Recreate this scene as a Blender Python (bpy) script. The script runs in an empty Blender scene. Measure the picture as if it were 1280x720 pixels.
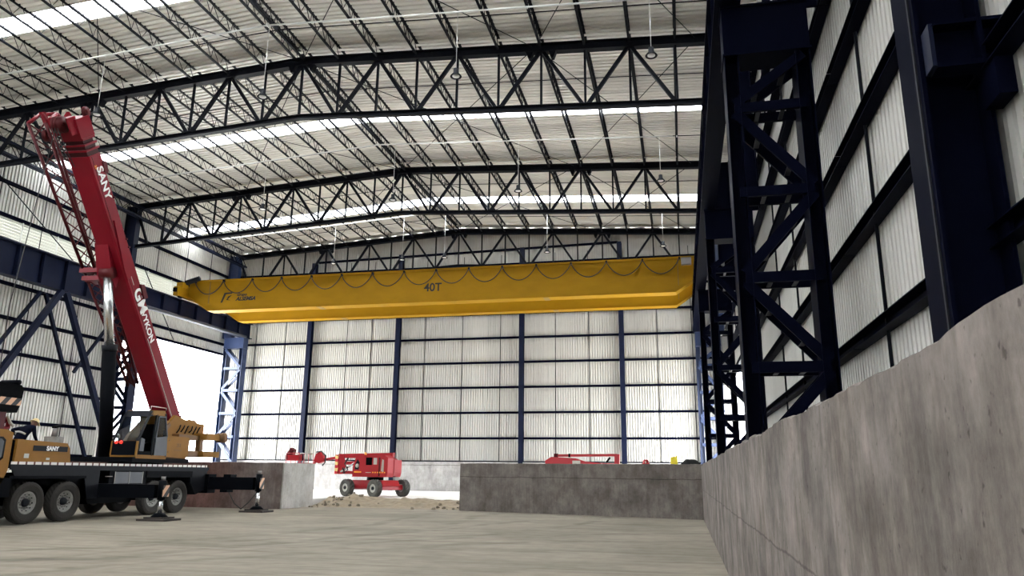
import bpy, math, random
from mathutils import Vector, Matrix
random.seed(7)
scene = bpy.context.scene
C = scene.collection

# ------------------------------------------------------------------ camera, sky, exposure
CAM_H = 1.5
cam_d = bpy.data.cameras.new('camera')
cam = bpy.data.objects.new('camera', cam_d); C.objects.link(cam)
cam_d.sensor_width = 36.0; cam_d.lens = 938.0 / 1280.0 * 36.0
cam_d.clip_start = 0.05; cam_d.clip_end = 500
Rm = Matrix(((0.97631340, 0.04235370, 0.21217516), (0.21612898, -0.23632795, -0.94733171), (0.01001991, 0.97074985, -0.23988401)))
cam.matrix_world = Matrix.Translation((0, 0, CAM_H)) @ Rm.to_4x4()
scene.camera = cam

world = bpy.data.worlds.new('overcast_sky'); scene.world = world
world.use_nodes = True
wn = world.node_tree; wn.nodes.clear()
wo = wn.nodes.new('ShaderNodeOutputWorld'); wb = wn.nodes.new('ShaderNodeBackground')
wt = wn.nodes.new('ShaderNodeTexCoord'); ws = wn.nodes.new('ShaderNodeSeparateXYZ'); wr = wn.nodes.new('ShaderNodeValToRGB')
wr.color_ramp.elements[0].position = 0.0; wr.color_ramp.elements[0].color = (0.80, 0.86, 0.93, 1)
wr.color_ramp.elements[1].position = 0.6; wr.color_ramp.elements[1].color = (0.96, 0.98, 1.0, 1)
wn.links.new(wt.outputs['Generated'], ws.inputs[0]); wn.links.new(ws.outputs['Z'], wr.inputs[0])
wn.links.new(wr.outputs[0], wb.inputs[0]); wb.inputs[1].default_value = 2.6
wn.links.new(wb.outputs[0], wo.inputs[0])

vs = scene.view_settings
scene.display_settings.display_device = 'sRGB'
vs.view_transform = 'Standard'; vs.look = 'None'; vs.gamma = 1.0; vs.use_curve_mapping = False
vs.exposure = 3.4

# ------------------------------------------------------------------ materials
MATS = {}
def mat(name, col, rough=0.6, metal=0.0, var=0.0, scale=3.0, col2=None, bump=0.0, bscale=20.0, stretch=(1, 1, 1), objvar=0.0, emit=None, spec=0.5, detail=5):
    m = bpy.data.materials.new(name); m.use_nodes = True
    nt = m.node_tree; b = nt.nodes['Principled BSDF']
    b.inputs['Roughness'].default_value = rough; b.inputs['Metallic'].default_value = metal
    b.inputs['Specular IOR Level'].default_value = spec
    b.inputs['Base Color'].default_value = (*col, 1)
    tc = nt.nodes.new('ShaderNodeTexCoord'); mp = nt.nodes.new('ShaderNodeMapping'); mp.inputs['Scale'].default_value = stretch
    nt.links.new(tc.outputs['Object'], mp.inputs[0])
    out = None
    if var > 0 or col2:
        n = nt.nodes.new('ShaderNodeTexNoise'); n.inputs['Scale'].default_value = scale; n.inputs['Detail'].default_value = detail; n.inputs['Roughness'].default_value = 0.6
        nt.links.new(mp.outputs[0], n.inputs['Vector'])
        r = nt.nodes.new('ShaderNodeValToRGB')
        c2 = col2 if col2 else tuple(max(0, c * (1 - var)) for c in col)
        r.color_ramp.elements[0].position = 0.32; r.color_ramp.elements[0].color = (*c2, 1)
        r.color_ramp.elements[1].position = 0.68; r.color_ramp.elements[1].color = (*col, 1)
        nt.links.new(n.outputs['Fac'], r.inputs[0]); out = r.outputs[0]
    if objvar > 0:
        oi = nt.nodes.new('ShaderNodeObjectInfo'); mr = nt.nodes.new('ShaderNodeMapRange')
        mr.inputs['To Min'].default_value = 1 - objvar; mr.inputs['To Max'].default_value = 1.0
        nt.links.new(oi.outputs['Random'], mr.inputs['Value'])
        mx = nt.nodes.new('ShaderNodeMix'); mx.data_type = 'RGBA'; mx.blend_type = 'MULTIPLY'; mx.inputs[0].default_value = 1
        if out: nt.links.new(out, mx.inputs[6])
        else: mx.inputs[6].default_value = (*col, 1)
        nt.links.new(mr.outputs[0], mx.inputs[7]); out = mx.outputs[2]
    if out: nt.links.new(out, b.inputs['Base Color'])
    if bump > 0:
        n2 = nt.nodes.new('ShaderNodeTexNoise'); n2.inputs['Scale'].default_value = bscale; n2.inputs['Detail'].default_value = 6
        nt.links.new(mp.outputs[0], n2.inputs['Vector'])
        bp = nt.nodes.new('ShaderNodeBump'); bp.inputs['Strength'].default_value = bump; bp.inputs['Distance'].default_value = 0.03
        nt.links.new(n2.outputs['Fac'], bp.inputs['Height']); nt.links.new(bp.outputs[0], b.inputs['Normal'])
    if emit:
        b.inputs['Emission Color'].default_value = (*emit[0], 1); b.inputs['Emission Strength'].default_value = emit[1]
    MATS[name] = m
    return m

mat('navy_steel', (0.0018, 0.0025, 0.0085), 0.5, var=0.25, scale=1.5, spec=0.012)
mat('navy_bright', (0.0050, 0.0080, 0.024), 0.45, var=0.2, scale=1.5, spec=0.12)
mat('navy_glare', (0.018, 0.034, 0.092), 0.40, var=0.2, scale=1.5)  # same navy paint with doorway glare and haze mixed into the colour
mat('black_steel', (0.002, 0.0023, 0.003), 0.5, spec=0.02)
mat('truss_steel', (0.0046, 0.0056, 0.0090), 0.5, var=0.2, spec=0.06)
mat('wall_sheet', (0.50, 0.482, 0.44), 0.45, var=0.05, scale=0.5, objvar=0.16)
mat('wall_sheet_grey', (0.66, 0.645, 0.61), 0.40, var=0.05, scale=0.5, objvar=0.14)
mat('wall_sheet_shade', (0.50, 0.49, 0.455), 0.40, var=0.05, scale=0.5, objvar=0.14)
mat('roof_sheet', (0.85, 0.82, 0.75), 0.42, metal=0.0, var=0.06, scale=1.2, stretch=(0.1, 1.5, 1), objvar=0.28)
def louver_material():
    m = bpy.data.materials.new('louver_white'); m.use_nodes = True; nt = m.node_tree; nt.nodes.clear()
    o = nt.nodes.new('ShaderNodeOutputMaterial'); a = nt.nodes.new('ShaderNodeBsdfDiffuse'); t = nt.nodes.new('ShaderNodeBsdfTranslucent'); x = nt.nodes.new('ShaderNodeMixShader')
    a.inputs[0].default_value = (0.50, 0.50, 0.455, 1); t.inputs[0].default_value = (0.2, 0.2, 0.18, 1); x.inputs[0].default_value = 0.04
    nt.links.new(a.outputs[0], x.inputs[1]); nt.links.new(t.outputs[0], x.inputs[2]); nt.links.new(x.outputs[0], o.inputs[0])
    MATS['louver_white'] = m
louver_material()
mat('galvanised', (0.62, 0.62, 0.60), 0.38, metal=0.6)
mat('crane_yellow', (0.345, 0.18, 0.0042), 0.55, spec=0.12, var=0.14, scale=0.8, stretch=(1, 1, 2))
mat('yellow_dark', (0.20, 0.11, 0.02), 0.5)
mat('print_black', (0.010, 0.009, 0.008), 0.6)
mat('print_white', (0.80, 0.80, 0.78), 0.5)
mat('rubber', (0.026, 0.0235, 0.020), 0.85, var=0.35, scale=6, bump=0.3, bscale=30)
mat('rubber_dusty', (0.085, 0.08, 0.07), 0.9, var=0.4, scale=8, bump=0.3, bscale=30)
mat('rim_grey', (0.23, 0.225, 0.21), 0.5, var=0.35, scale=9)
mat('cable_black', (0.012, 0.011, 0.010), 0.6)
mat('boom_red', (0.19, 0.003, 0.012), 0.42, spec=0.22, var=0.15, scale=1.0)
mat('boom_red_dark', (0.085, 0.005, 0.008), 0.5, var=0.2, spec=0.25)
mat('collar_dark', (0.035, 0.004, 0.006), 0.5, spec=0.2)
mat('lift_red', (0.36, 0.005, 0.012), 0.38, var=0.12)
mat('ochre', (0.27, 0.128, 0.024), 0.5, spec=0.15, var=0.14, scale=1.6)
mat('ochre_dark', (0.17, 0.08, 0.023), 0.5, var=0.2)
mat('chassis_dark', (0.0042, 0.0050, 0.0070), 0.5, var=0.3, scale=2.5, spec=0.03)
mat('chassis_grey', (0.0095, 0.011, 0.015), 0.5, var=0.25, scale=2.5, spec=0.12)
mat('cabinet_grey', (0.045, 0.051, 0.064), 0.45, var=0.2)
mat('chrome', (0.62, 0.63, 0.64), 0.22, metal=0.9)
mat('glass_dark', (0.012, 0.014, 0.016), 0.06, spec=0.6)
mat('overalls', (0.0030, 0.0042, 0.012), 0.85, var=0.3, scale=6, spec=0.05)
mat('skin', (0.18, 0.085, 0.05), 0.6)
mat('hat_cream', (0.80, 0.62, 0.30), 0.4)
mat('reflective', (0.42, 0.41, 0.36), 0.4)
mat('lamp_red', (0.5, 0.02, 0.02), 0.3, emit=((1.0, 0.05, 0.03), 0.12))
mat('amber', (0.9, 0.35, 0.03), 0.3)
mat('steel_grey', (0.22, 0.21, 0.20), 0.45, metal=0.5)
mat('rust_plate', (0.035, 0.026, 0.022), 0.8, var=0.4)
mat('hi_yellow', (0.80, 0.66, 0.02), 0.5)
mat('black_cloth', (0.008, 0.008, 0.008), 0.9)
mat('exterior_ground', (0.78, 0.77, 0.74), 0.9, var=0.15, scale=0.2)
mat('dirt', (0.27, 0.215, 0.145), 0.95, var=0.35, scale=4, bump=0.5, bscale=12)
mat('rock', (0.24, 0.205, 0.155), 0.95, var=0.4, scale=5, bump=0.5, bscale=12)
mat('floor_light', (0.78, 0.765, 0.73), 0.75, var=0.14, scale=0.7, stretch=(0.5, 2, 1))

def skylight_material():
    m = bpy.data.materials.new('skylight_sheet'); m.use_nodes = True; nt = m.node_tree; nt.nodes.clear()
    o = nt.nodes.new('ShaderNodeOutputMaterial'); a = nt.nodes.new('ShaderNodeBsdfTransparent'); t = nt.nodes.new('ShaderNodeBsdfTranslucent'); x = nt.nodes.new('ShaderNodeMixShader')
    a.inputs[0].default_value = (0.93, 0.95, 0.96, 1); t.inputs[0].default_value = (0.92, 0.94, 0.95, 1); x.inputs[0].default_value = 0.28
    nt.links.new(a.outputs[0], x.inputs[1]); nt.links.new(t.outputs[0], x.inputs[2]); nt.links.new(x.outputs[0], o.inputs[0])
    MATS['skylight'] = m
skylight_material()
def glass_material():
    m = bpy.data.materials.new('clear_glass'); m.use_nodes = True; nt = m.node_tree; nt.nodes.clear()
    o = nt.nodes.new('ShaderNodeOutputMaterial'); a = nt.nodes.new('ShaderNodeBsdfTransparent'); g = nt.nodes.new('ShaderNodeBsdfGlossy'); x = nt.nodes.new('ShaderNodeMixShader')
    a.inputs[0].default_value = (0.55, 0.60, 0.62, 1); g.inputs['Roughness'].default_value = 0.05; x.inputs[0].default_value = 0.08
    nt.links.new(a.outputs[0], x.inputs[1]); nt.links.new(g.outputs[0], x.inputs[2]); nt.links.new(x.outputs[0], o.inputs[0])
    MATS['glass'] = m
glass_material()

def concrete(name, light, dark, stain, streak=(1.6, 1.6, 0.22), joints=None, tint=None):
    m = bpy.data.materials.new(name); m.use_nodes = True; nt = m.node_tree; N = nt.nodes; Lk = nt.links
    b = N['Principled BSDF']; b.inputs['Roughness'].default_value = 0.82; b.inputs['Specular IOR Level'].default_value = 0.3
    tc = N.new('ShaderNodeTexCoord')
    def noise(scale, stretch, detail=8, rough=0.65):
        mp = N.new('ShaderNodeMapping'); mp.inputs['Scale'].default_value = stretch; Lk.new(tc.outputs['Object'], mp.inputs[0])
        n = N.new('ShaderNodeTexNoise'); n.inputs['Scale'].default_value = scale; n.inputs['Detail'].default_value = detail; n.inputs['Roughness'].default_value = rough
        Lk.new(mp.outputs[0], n.inputs['Vector']); return n.outputs['Fac']
    def ramp(fac, p0, c0, p1, c1):
        r = N.new('ShaderNodeValToRGB'); r.color_ramp.elements[0].position = p0; r.color_ramp.elements[0].color = (*c0, 1)
        r.color_ramp.elements[1].position = p1; r.color_ramp.elements[1].color = (*c1, 1); Lk.new(fac, r.inputs[0]); return r.outputs[0]
    def mul(a, c, f=1.0):
        x = N.new('ShaderNodeMix'); x.data_type = 'RGBA'; x.blend_type = 'MULTIPLY'; x.inputs[0].default_value = f
        Lk.new(a, x.inputs[6]); Lk.new(c, x.inputs[7]); return x.outputs[2]
    base = ramp(noise(1.3, (1, 1, 1), 10, 0.7), 0.36, dark, 0.64, light)
    s = ramp(noise(1.7, (1, 1, 0.7), 9, 0.72), 0.40, stain, 0.60, (1, 1, 1))
    s2 = ramp(noise(5.0, (streak[0] * 1.7, streak[1] * 1.7, streak[2] * 0.8), 6, 0.6), 0.36, tuple(0.4 * v + 0.6 for v in stain), 0.54, (1, 1, 1))
    c = mul(mul(base, s), s2)
    pit = ramp(noise(26, (1, 1, 1), 3, 0.5), 0.27, (0.45, 0.44, 0.42), 0.34, (1, 1, 1)); c = mul(c, pit)
    if joints:
        sp = N.new('ShaderNodeSeparateXYZ'); Lk.new(tc.outputs['Object'], sp.inputs[0])
        for ax, pos, half in joints:
            nz = noise(1.5, (1, 1, 1), 4); ad = N.new('ShaderNodeMath'); ad.operation = 'MULTIPLY_ADD'; ad.inputs[1].default_value = 0.10; ad.inputs[2].default_value = -pos - 0.05
            Lk.new(nz, ad.inputs[0]); su = N.new('ShaderNodeMath'); su.operation = 'ADD'; Lk.new(sp.outputs[ax], su.inputs[0]); Lk.new(ad.outputs[0], su.inputs[1])
            ab = N.new('ShaderNodeMath'); ab.operation = 'ABSOLUTE'; Lk.new(su.outputs[0], ab.inputs[0])
            c = mul(c, ramp(ab.outputs[0], half * 0.4, (0.52, 0.5, 0.48), half, (1, 1, 1)))
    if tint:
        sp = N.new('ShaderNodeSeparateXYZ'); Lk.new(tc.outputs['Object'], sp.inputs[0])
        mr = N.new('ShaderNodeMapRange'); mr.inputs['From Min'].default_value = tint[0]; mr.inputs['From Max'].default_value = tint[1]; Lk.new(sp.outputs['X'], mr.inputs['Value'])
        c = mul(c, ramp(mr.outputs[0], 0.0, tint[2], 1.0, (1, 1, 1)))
    Lk.new(c, b.inputs['Base Color'])
    bp = N.new('ShaderNodeBump'); bp.inputs['Strength'].default_value = 0.35; bp.inputs['Distance'].default_value = 0.02
    Lk.new(noise(14, (1, 1, 0.6)), bp.inputs['Height']); Lk.new(bp.outputs[0], b.inputs['Normal'])
    MATS[name] = m
concrete('concrete_right', (0.285, 0.245, 0.22), (0.115, 0.10, 0.09), (0.46, 0.44, 0.41), streak=(1.5, 1.5, 0.36), joints=[('Z', 1.02, 0.012)])
concrete('concrete_dark', (0.21, 0.183, 0.165), (0.125, 0.11, 0.10), (0.62, 0.60, 0.58), joints=[('Z', 1.35, 0.02)])
concrete('concrete_red', (0.22, 0.185, 0.17), (0.15, 0.125, 0.115), (0.65, 0.60, 0.58), tint=(-19.5, -17.3, (0.95, 0.62, 0.58)))  # tint reddens the wall gradually toward its left end
concrete('concrete_pale', (0.52, 0.505, 0.475), (0.40, 0.385, 0.36), (0.78, 0.77, 0.75))
concrete('concrete_back', (0.46, 0.44, 0.42), (0.34, 0.33, 0.315), (0.72, 0.71, 0.70), joints=[('Z', 2.0, 0.03)])

def floor_material():
    m = bpy.data.materials.new('dusty_floor'); m.use_nodes = True; nt = m.node_tree; N = nt.nodes; Lk = nt.links
    b = N['Principled BSDF']; b.inputs['Roughness'].default_value = 0.9; b.inputs['Specular IOR Level'].default_value = 0.2
    tc = N.new('ShaderNodeTexCoord')
    def noise(scale, stretch, rot=0, dist=0.0, detail=6):
        mp = N.new('ShaderNodeMapping'); mp.inputs['Scale'].default_value = stretch; mp.inputs['Rotation'].default_value = (0, 0, rot); Lk.new(tc.outputs['Object'], mp.inputs[0])
        n = N.new('ShaderNodeTexNoise'); n.inputs['Scale'].default_value = scale; n.inputs['Detail'].default_value = detail; n.inputs['Distortion'].default_value = dist
        Lk.new(mp.outputs[0], n.inputs['Vector']); return n.outputs['Fac'], mp
    def ramp(fac, p0, c0, p1, c1):
        r = N.new('ShaderNodeValToRGB'); r.color_ramp.elements[0].position = p0; r.color_ramp.elements[0].color = (*c0, 1)
        r.color_ramp.elements[1].position = p1; r.color_ramp.elements[1].color = (*c1, 1); Lk.new(fac, r.inputs[0]); return r.outputs[0]
    def mul(a, c):
        x = N.new('ShaderNodeMix'); x.data_type = 'RGBA'; x.blend_type = 'MULTIPLY'; x.inputs[0].default_value = 1
        Lk.new(a, x.inputs[6]); Lk.new(c, x.inputs[7]); return x.outputs[2]
    c = ramp(noise(0.35, (1, 1, 1), 0, 0.6)[0], 0.3, (0.195, 0.173, 0.135), 0.66, (0.268, 0.24, 0.192))
    c = mul(c, ramp(noise(3.0, (1, 1, 1))[0], 0.3, (0.86, 0.85, 0.84), 0.6, (1, 1, 1)))
    # dust drifts and curving tyre marks, thin streaks in three directions
    for st, rot, sc, lo in (((0.10, 1.0, 1), 0.35, 2.6, 0.86), ((0.10, 1.0, 1), -0.55, 2.2, 0.88), ((0.08, 1.0, 1), 1.3, 1.6, 0.90)):
        t = ramp(noise(sc, st, rot, 1.2, 4)[0], 0.36, (lo, lo - 0.01, lo - 0.02), 0.47, (1, 1, 1)); c = mul(c, t)
    for cx, cy, r0 in ((-30.0, 24.0, 21.0), (-28.0, 30.0, 23.4), (6.0, 3.0, 17.0)):
        mp = N.new('ShaderNodeMapping'); mp.inputs['Location'].default_value = (-cx, -cy, 0); Lk.new(tc.outputs['Object'], mp.inputs[0])
        ln = N.new('ShaderNodeVectorMath'); ln.operation = 'LENGTH'; Lk.new(mp.outputs[0], ln.inputs[0])
        nn = noise(0.25, (1, 1, 1), 0, 0)[0]; ma = N.new('ShaderNodeMath'); ma.operation = 'MULTIPLY_ADD'; ma.inputs[1].default_value = 2.4; Lk.new(nn, ma.inputs[0]); Lk.new(ln.outputs['Value'], ma.inputs[2])
        for dr in (0.0, 2.1):
            su = N.new('ShaderNodeMath'); su.operation = 'SUBTRACT'; su.inputs[1].default_value = r0 + dr + 1.2; Lk.new(ma.outputs[0], su.inputs[0])
            ab = N.new('ShaderNodeMath'); ab.operation = 'ABSOLUTE'; Lk.new(su.outputs[0], ab.inputs[0])
            tk = ramp(ab.outputs[0], 0.10, (0.76, 0.75, 0.74), 0.30, (1, 1, 1))
            mk = ramp(noise(0.9, (1, 1, 1), cx, 0.3)[0], 0.40, (0, 0, 0), 0.55, (1, 1, 1))
            x = N.new('ShaderNodeMix'); x.data_type = 'RGBA'; x.blend_type = 'MULTIPLY'; Lk.new(mk, x.inputs[0]); Lk.new(c, x.inputs[6]); Lk.new(tk, x.inputs[7]); c = x.outputs[2]
    Lk.new(c, b.inputs['Base Color'])
    bp = N.new('ShaderNodeBump'); bp.inputs['Strength'].default_value = 0.4; bp.inputs['Distance'].default_value = 0.03
    Lk.new(noise(5, (1, 1, 1), 0, 0.5, 8)[0], bp.inputs['Height']); Lk.new(bp.outputs[0], b.inputs['Normal'])
    MATS['floor'] = m
floor_material()

def stripes(name, ca, cb, axis_rot, scale, cut=0.5):
    m = bpy.data.materials.new(name); m.use_nodes = True; nt = m.node_tree; N = nt.nodes; Lk = nt.links; b = N['Principled BSDF']
    b.inputs['Roughness'].default_value = 0.5
    tc = N.new('ShaderNodeTexCoord'); mp = N.new('ShaderNodeMapping'); mp.inputs['Rotation'].default_value = axis_rot; Lk.new(tc.outputs['Object'], mp.inputs[0])
    w = N.new('ShaderNodeTexWave'); w.bands_direction = 'Y'; w.inputs['Scale'].default_value = scale; Lk.new(mp.outputs[0], w.inputs['Vector'])
    r = N.new('ShaderNodeValToRGB'); r.color_ramp.interpolation = 'CONSTANT'; r.color_ramp.elements[0].color = (*ca, 1); r.color_ramp.elements[1].position = cut; r.color_ramp.elements[1].color = (*cb, 1)
    Lk.new(w.outputs['Fac'], r.inputs[0]); Lk.new(r.outputs[0], b.inputs['Base Color']); MATS[name] = m
stripes('hazard', (0.015, 0.012, 0.012), (0.62, 0.36, 0.22), (math.radians(40), 0, 0), 1.15)
stripes('hazard_red', (0.72, 0.55, 0.20), (0.55, 0.02, 0.03), (math.radians(40), 0, 0), 1.6)
stripes('marker_tape', (0.70, 0.66, 0.63), (0.10, 0.02, 0.02), (0, 0, 0), 1.15, 0.88)

# ------------------------------------------------------------------ mesh building
class MB:
    def __init__(s, M=None): s.v = []; s.f = []; s.sm = []; s.M = M
    def add(s, vs, fs, smooth=False):
        o = len(s.v)
        if s.M is not None: vs = [s.M @ Vector(p) for p in vs]
        s.v += [tuple(p) for p in vs]; s.f += [tuple(i + o for i in f) for f in fs]; s.sm += [smooth] * len(fs)
    def box(s, x0, x1, y0, y1, z0, z1):
        s.add([(x0, y0, z0), (x1, y0, z0), (x1, y1, z0), (x0, y1, z0), (x0, y0, z1), (x1, y0, z1), (x1, y1, z1), (x0, y1, z1)],
              [(0, 3, 2, 1), (4, 5, 6, 7), (0, 1, 5, 4), (1, 2, 6, 5), (2, 3, 7, 6), (3, 0, 4, 7)])
        return s
    def bar(s, p, q, w, h, up=(0, 0, 1)):
        p = Vector(p); q = Vector(q); d = (q - p).normalized(); up = Vector(up)
        if abs(d.dot(up)) > 0.98: up = Vector((0, 1, 0)) if abs(d.y) < 0.9 else Vector((1, 0, 0))
        a = d.cross(up).normalized(); b = a.cross(d).normalized()
        a *= w / 2; b *= h / 2
        s.add([p - a - b, p + a - b, p + a + b, p - a + b, q - a - b, q + a - b, q + a + b, q - a + b],
              [(0, 3, 2, 1), (4, 5, 6, 7), (0, 1, 5, 4), (1, 2, 6, 5), (2, 3, 7, 6), (3, 0, 4, 7)])
        return s
    def profile(s, pts2, p, q, up=(0, 0, 1), smooth=False):
        p = Vector(p); q = Vector(q); d = (q - p).normalized(); up = Vector(up)
        if abs(d.dot(up)) > 0.98: up = Vector((0, 1, 0)) if abs(d.y) < 0.9 else Vector((1, 0, 0))
        a = d.cross(up).normalized(); b = a.cross(d).normalized(); n = len(pts2)
        vs = [p + a * x + b * y for x, y in pts2] + [q + a * x + b * y for x, y in pts2]
        s.add(vs, [(i, (i + 1) % n, n + (i + 1) % n, n + i) for i in range(n)] + [tuple(range(n))[::-1], tuple(range(n, 2 * n))], smooth)
        return s
    def ibeam(s, p, q, h, bf, tf=0.02, tw=0.014, up=(0, 0, 1)):
        H = h / 2; B = bf / 2; w = tw / 2
        return s.profile([(-B, -H), (B, -H), (B, -H + tf), (w, -H + tf), (w, H - tf), (B, H - tf), (B, H), (-B, H), (-B, H - tf), (-w, H - tf), (-w, -H + tf), (-B, -H + tf)], p, q, up)
    def path(s, pts, r, n=6, closed=False):
        pts = [Vector(p) for p in pts]; rings = []; up = None
        k = len(pts)
        for i, p in enumerate(pts):
            d = (pts[min(i + 1, k - 1)] - pts[max(i - 1, 0)]).normalized()
            if up is None:
                up = Vector((0, 0, 1)) if abs(d.z) < 0.9 else Vector((1, 0, 0))
            a = d.cross(up).normalized(); b = a.cross(d).normalized(); up = b
            rings.append([p + (a * math.cos(t) + b * math.sin(t)) * r for t in [2 * math.pi * j / n for j in range(n)]])
        vs = [v for rg in rings for v in rg]; fs = []
        for i in range(k - 1):
            for j in range(n):
                fs.append((i * n + j, i * n + (j + 1) % n, (i + 1) * n + (j + 1) % n, (i + 1) * n + j))
        fs.append(tuple(range(n))[::-1]); fs.append(tuple(range((k - 1) * n, k * n)))
        s.add(vs, fs, True); return s
    def tube(s, p, q, r, n=8): return s.path([p, q], r, n)
    def cone(s, p, q, r0, r1, n=12):
        p = Vector(p); q = Vector(q); d = (q - p).normalized(); up = Vector((0, 0, 1)) if abs(d.z) < 0.9 else Vector((1, 0, 0))
        a = d.cross(up).normalized(); b = a.cross(d).normalized(); T = [2 * math.pi * j / n for j in range(n)]
        vs = [p + (a * math.cos(t) + b * math.sin(t)) * r0 for t in T] + [q + (a * math.cos(t) + b * math.sin(t)) * r1 for t in T]
        s.add(vs, [(j, (j + 1) % n, n + (j + 1) % n, n + j) for j in range(n)] + [tuple(range(n))[::-1], tuple(range(n, 2 * n))], True); return s
    def lathe(s, prof, c, axis, n=24, lug=None):
        c = Vector(c); d = Vector(axis).normalized(); up = Vector((0, 0, 1)) if abs(d.z) < 0.9 else Vector((1, 0, 0))
        a = d.cross(up).normalized(); b = a.cross(d).normalized(); k = len(prof); vs = []
        for j in range(n):
            t = 2 * math.pi * j / n
            for i, (r, x) in enumerate(prof):
                rr = r - (lug[1] if lug and i in lug[0] and (j + (i % 2)) % 2 else 0)
                vs.append(c + (a * math.cos(t) + b * math.sin(t)) * rr + d * x)
        fs = []
        for j in range(n):
            for i in range(k - 1):
                fs.append((j * k + i, j * k + i + 1, ((j + 1) % n) * k + i + 1, ((j + 1) % n) * k + i))
        s.add(vs, fs, lug is None); return s
    def prism(s, poly, fn):      # poly: list of (a,b); fn(a,b,side) -> point ; side 0/1
        n = len(poly); vs = [fn(a, b, 0) for a, b in poly] + [fn(a, b, 1) for a, b in poly]
        s.add(vs, [tuple(range(n))[::-1], tuple(range(n, 2 * n))] + [(i, (i + 1) % n, n + (i + 1) % n, n + i) for i in range(n)]); return s
    def mesh(s, name, m):
        me = bpy.data.meshes.new(name); me.from_pydata(s.v, [], s.f); me.update()
        me.materials.append(MATS[m] if isinstance(m, str) else m)
        if any(s.sm): me.polygons.foreach_set('use_smooth', s.sm)
        return me
    def build(s, name, m, parent=None):
        return link(name, s.mesh(name, m), parent)
def link(name, me, parent=None):
    o = bpy.data.objects.new(name, me); C.objects.link(o)
    if parent is not None:
        o.parent = parent
        top = parent
        loc = Matrix.Identity(4)
        chain = []
        while top is not None: chain.append(top); top = top.parent
        for t in reversed(chain): loc = loc @ t.matrix_parent_inverse @ t.matrix_basis
        o.matrix_parent_inverse = loc.inverted()
    return o
def tag(o, label=None, cat=None, group=None, kind=None):
    if label: o['label'] = label
    if cat: o['category'] = cat
    if group: o['group'] = group
    if kind: o['kind'] = kind
    return o
def thing(name, loc, label, cat, group=None, kind=None):
    o = bpy.data.objects.new(name, None); C.objects.link(o); o.location = loc; o.empty_display_size = 0.2
    return tag(o, label, cat, group, kind)
def copy_tree(o, parent=None):
    c = o.copy(); C.objects.link(c)
    if parent is not None: c.parent = parent
    for ch in [x for x in ALLCH.get(o.name, [])]: copy_tree(ch, c)
    return c
ALLCH = {}
def index_children(o):
    ALLCH[o.name] = list(o.children)
    for ch in o.children: index_children(ch)
def text(body, size, origin, right, up, m, parent, bold=0.0, shear=0.0, space=1.0, ext=0.006, align='CENTER', name='lettering'):
    cu = bpy.data.curves.new(name, 'FONT'); cu.body = body; cu.size = size; cu.extrude = ext; cu.offset = bold; cu.shear = shear; cu.space_character = space
    cu.align_x = align; cu.align_y = 'CENTER'; cu.materials.append(MATS[m])
    tmp = bpy.data.objects.new(name, cu); me = bpy.data.meshes.new_from_object(tmp); bpy.data.objects.remove(tmp); bpy.data.curves.remove(cu)
    if not me.materials: me.materials.append(MATS[m])
    o = link(name, me, parent)
    r = Vector(right).normalized(); u = Vector(up).normalized(); n = r.cross(u)
    Mx = Matrix(((r.x, u.x, n.x, origin[0]), (r.y, u.y, n.y, origin[1]), (r.z, u.z, n.z, origin[2]), (0, 0, 0, 1)))
    o.matrix_basis = Mx
    return o

# ------------------------------------------------------------------ shared dimensions
ZR, K, XM = 18.35, 0.06, -15.0
def zc(x): return ZR - K * abs(x - XM)          # centre of the truss top chord
FR = [26.0, 38.0, 49.4]                          # trusses
XL0, XL1, XR0, XR1 = -33.25, -33.05, 3.05, 3.25
YB = 50.0
GZ = [3.78, 5.49, 7.20, 8.91, 10.62, 12.33, 14.02, 15.73]

# ------------------------------------------------------------------ ground
def grid(x0, x1, y0, y1, nx, ny, fz):
    m = MB(); vs = []
    for j in range(ny + 1):
        for i in range(nx + 1):
            x = x0 + (x1 - x0) * i / nx; y = y0 + (y1 - y0) * j / ny; vs.append((x, y, fz(x, y)))
    m.add(vs, [(j * (nx + 1) + i, j * (nx + 1) + i + 1, (j + 1) * (nx + 1) + i + 1, (j + 1) * (nx + 1) + i) for j in range(ny) for i in range(nx)], True)
    return m
o = grid(-33.0, 0.9, -22, 34.2, 60, 60, lambda x, y: 0.0).build('floor', 'floor'); tag(o, 'dusty beige earth floor of the sunken work area', 'floor', kind='structure')
mb = MB(); mb.box(-33.0, 3.0, 34.2, 50.4, -0.4, 0.30); mb.box(0.9, 3.0, -22, 34.2, -0.4, 0.30)
mb.box(-33.0, -16.4, 29.4, 34.2, -0.4, 0.30); mb.box(-8.6, 0.9, 31.5, 34.2, -0.4, 0.30)
o = mb.build('raised_floor', 'floor_light'); tag(o, 'pale raised concrete floor around the sunken area', 'floor', kind='structure')
mb = MB(); mb.box(-160, 130, -160, 160, -0.9, -0.42); mb.box(-160, -33.35, -160, 160, -0.42, 0.2); mb.box(3.35, 130, -160, 160, -0.42, 0.2)
o = mb.build('ground', 'exterior_ground'); tag(o, 'bright pale yard outside the open doorway', 'ground', kind='structure')

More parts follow.
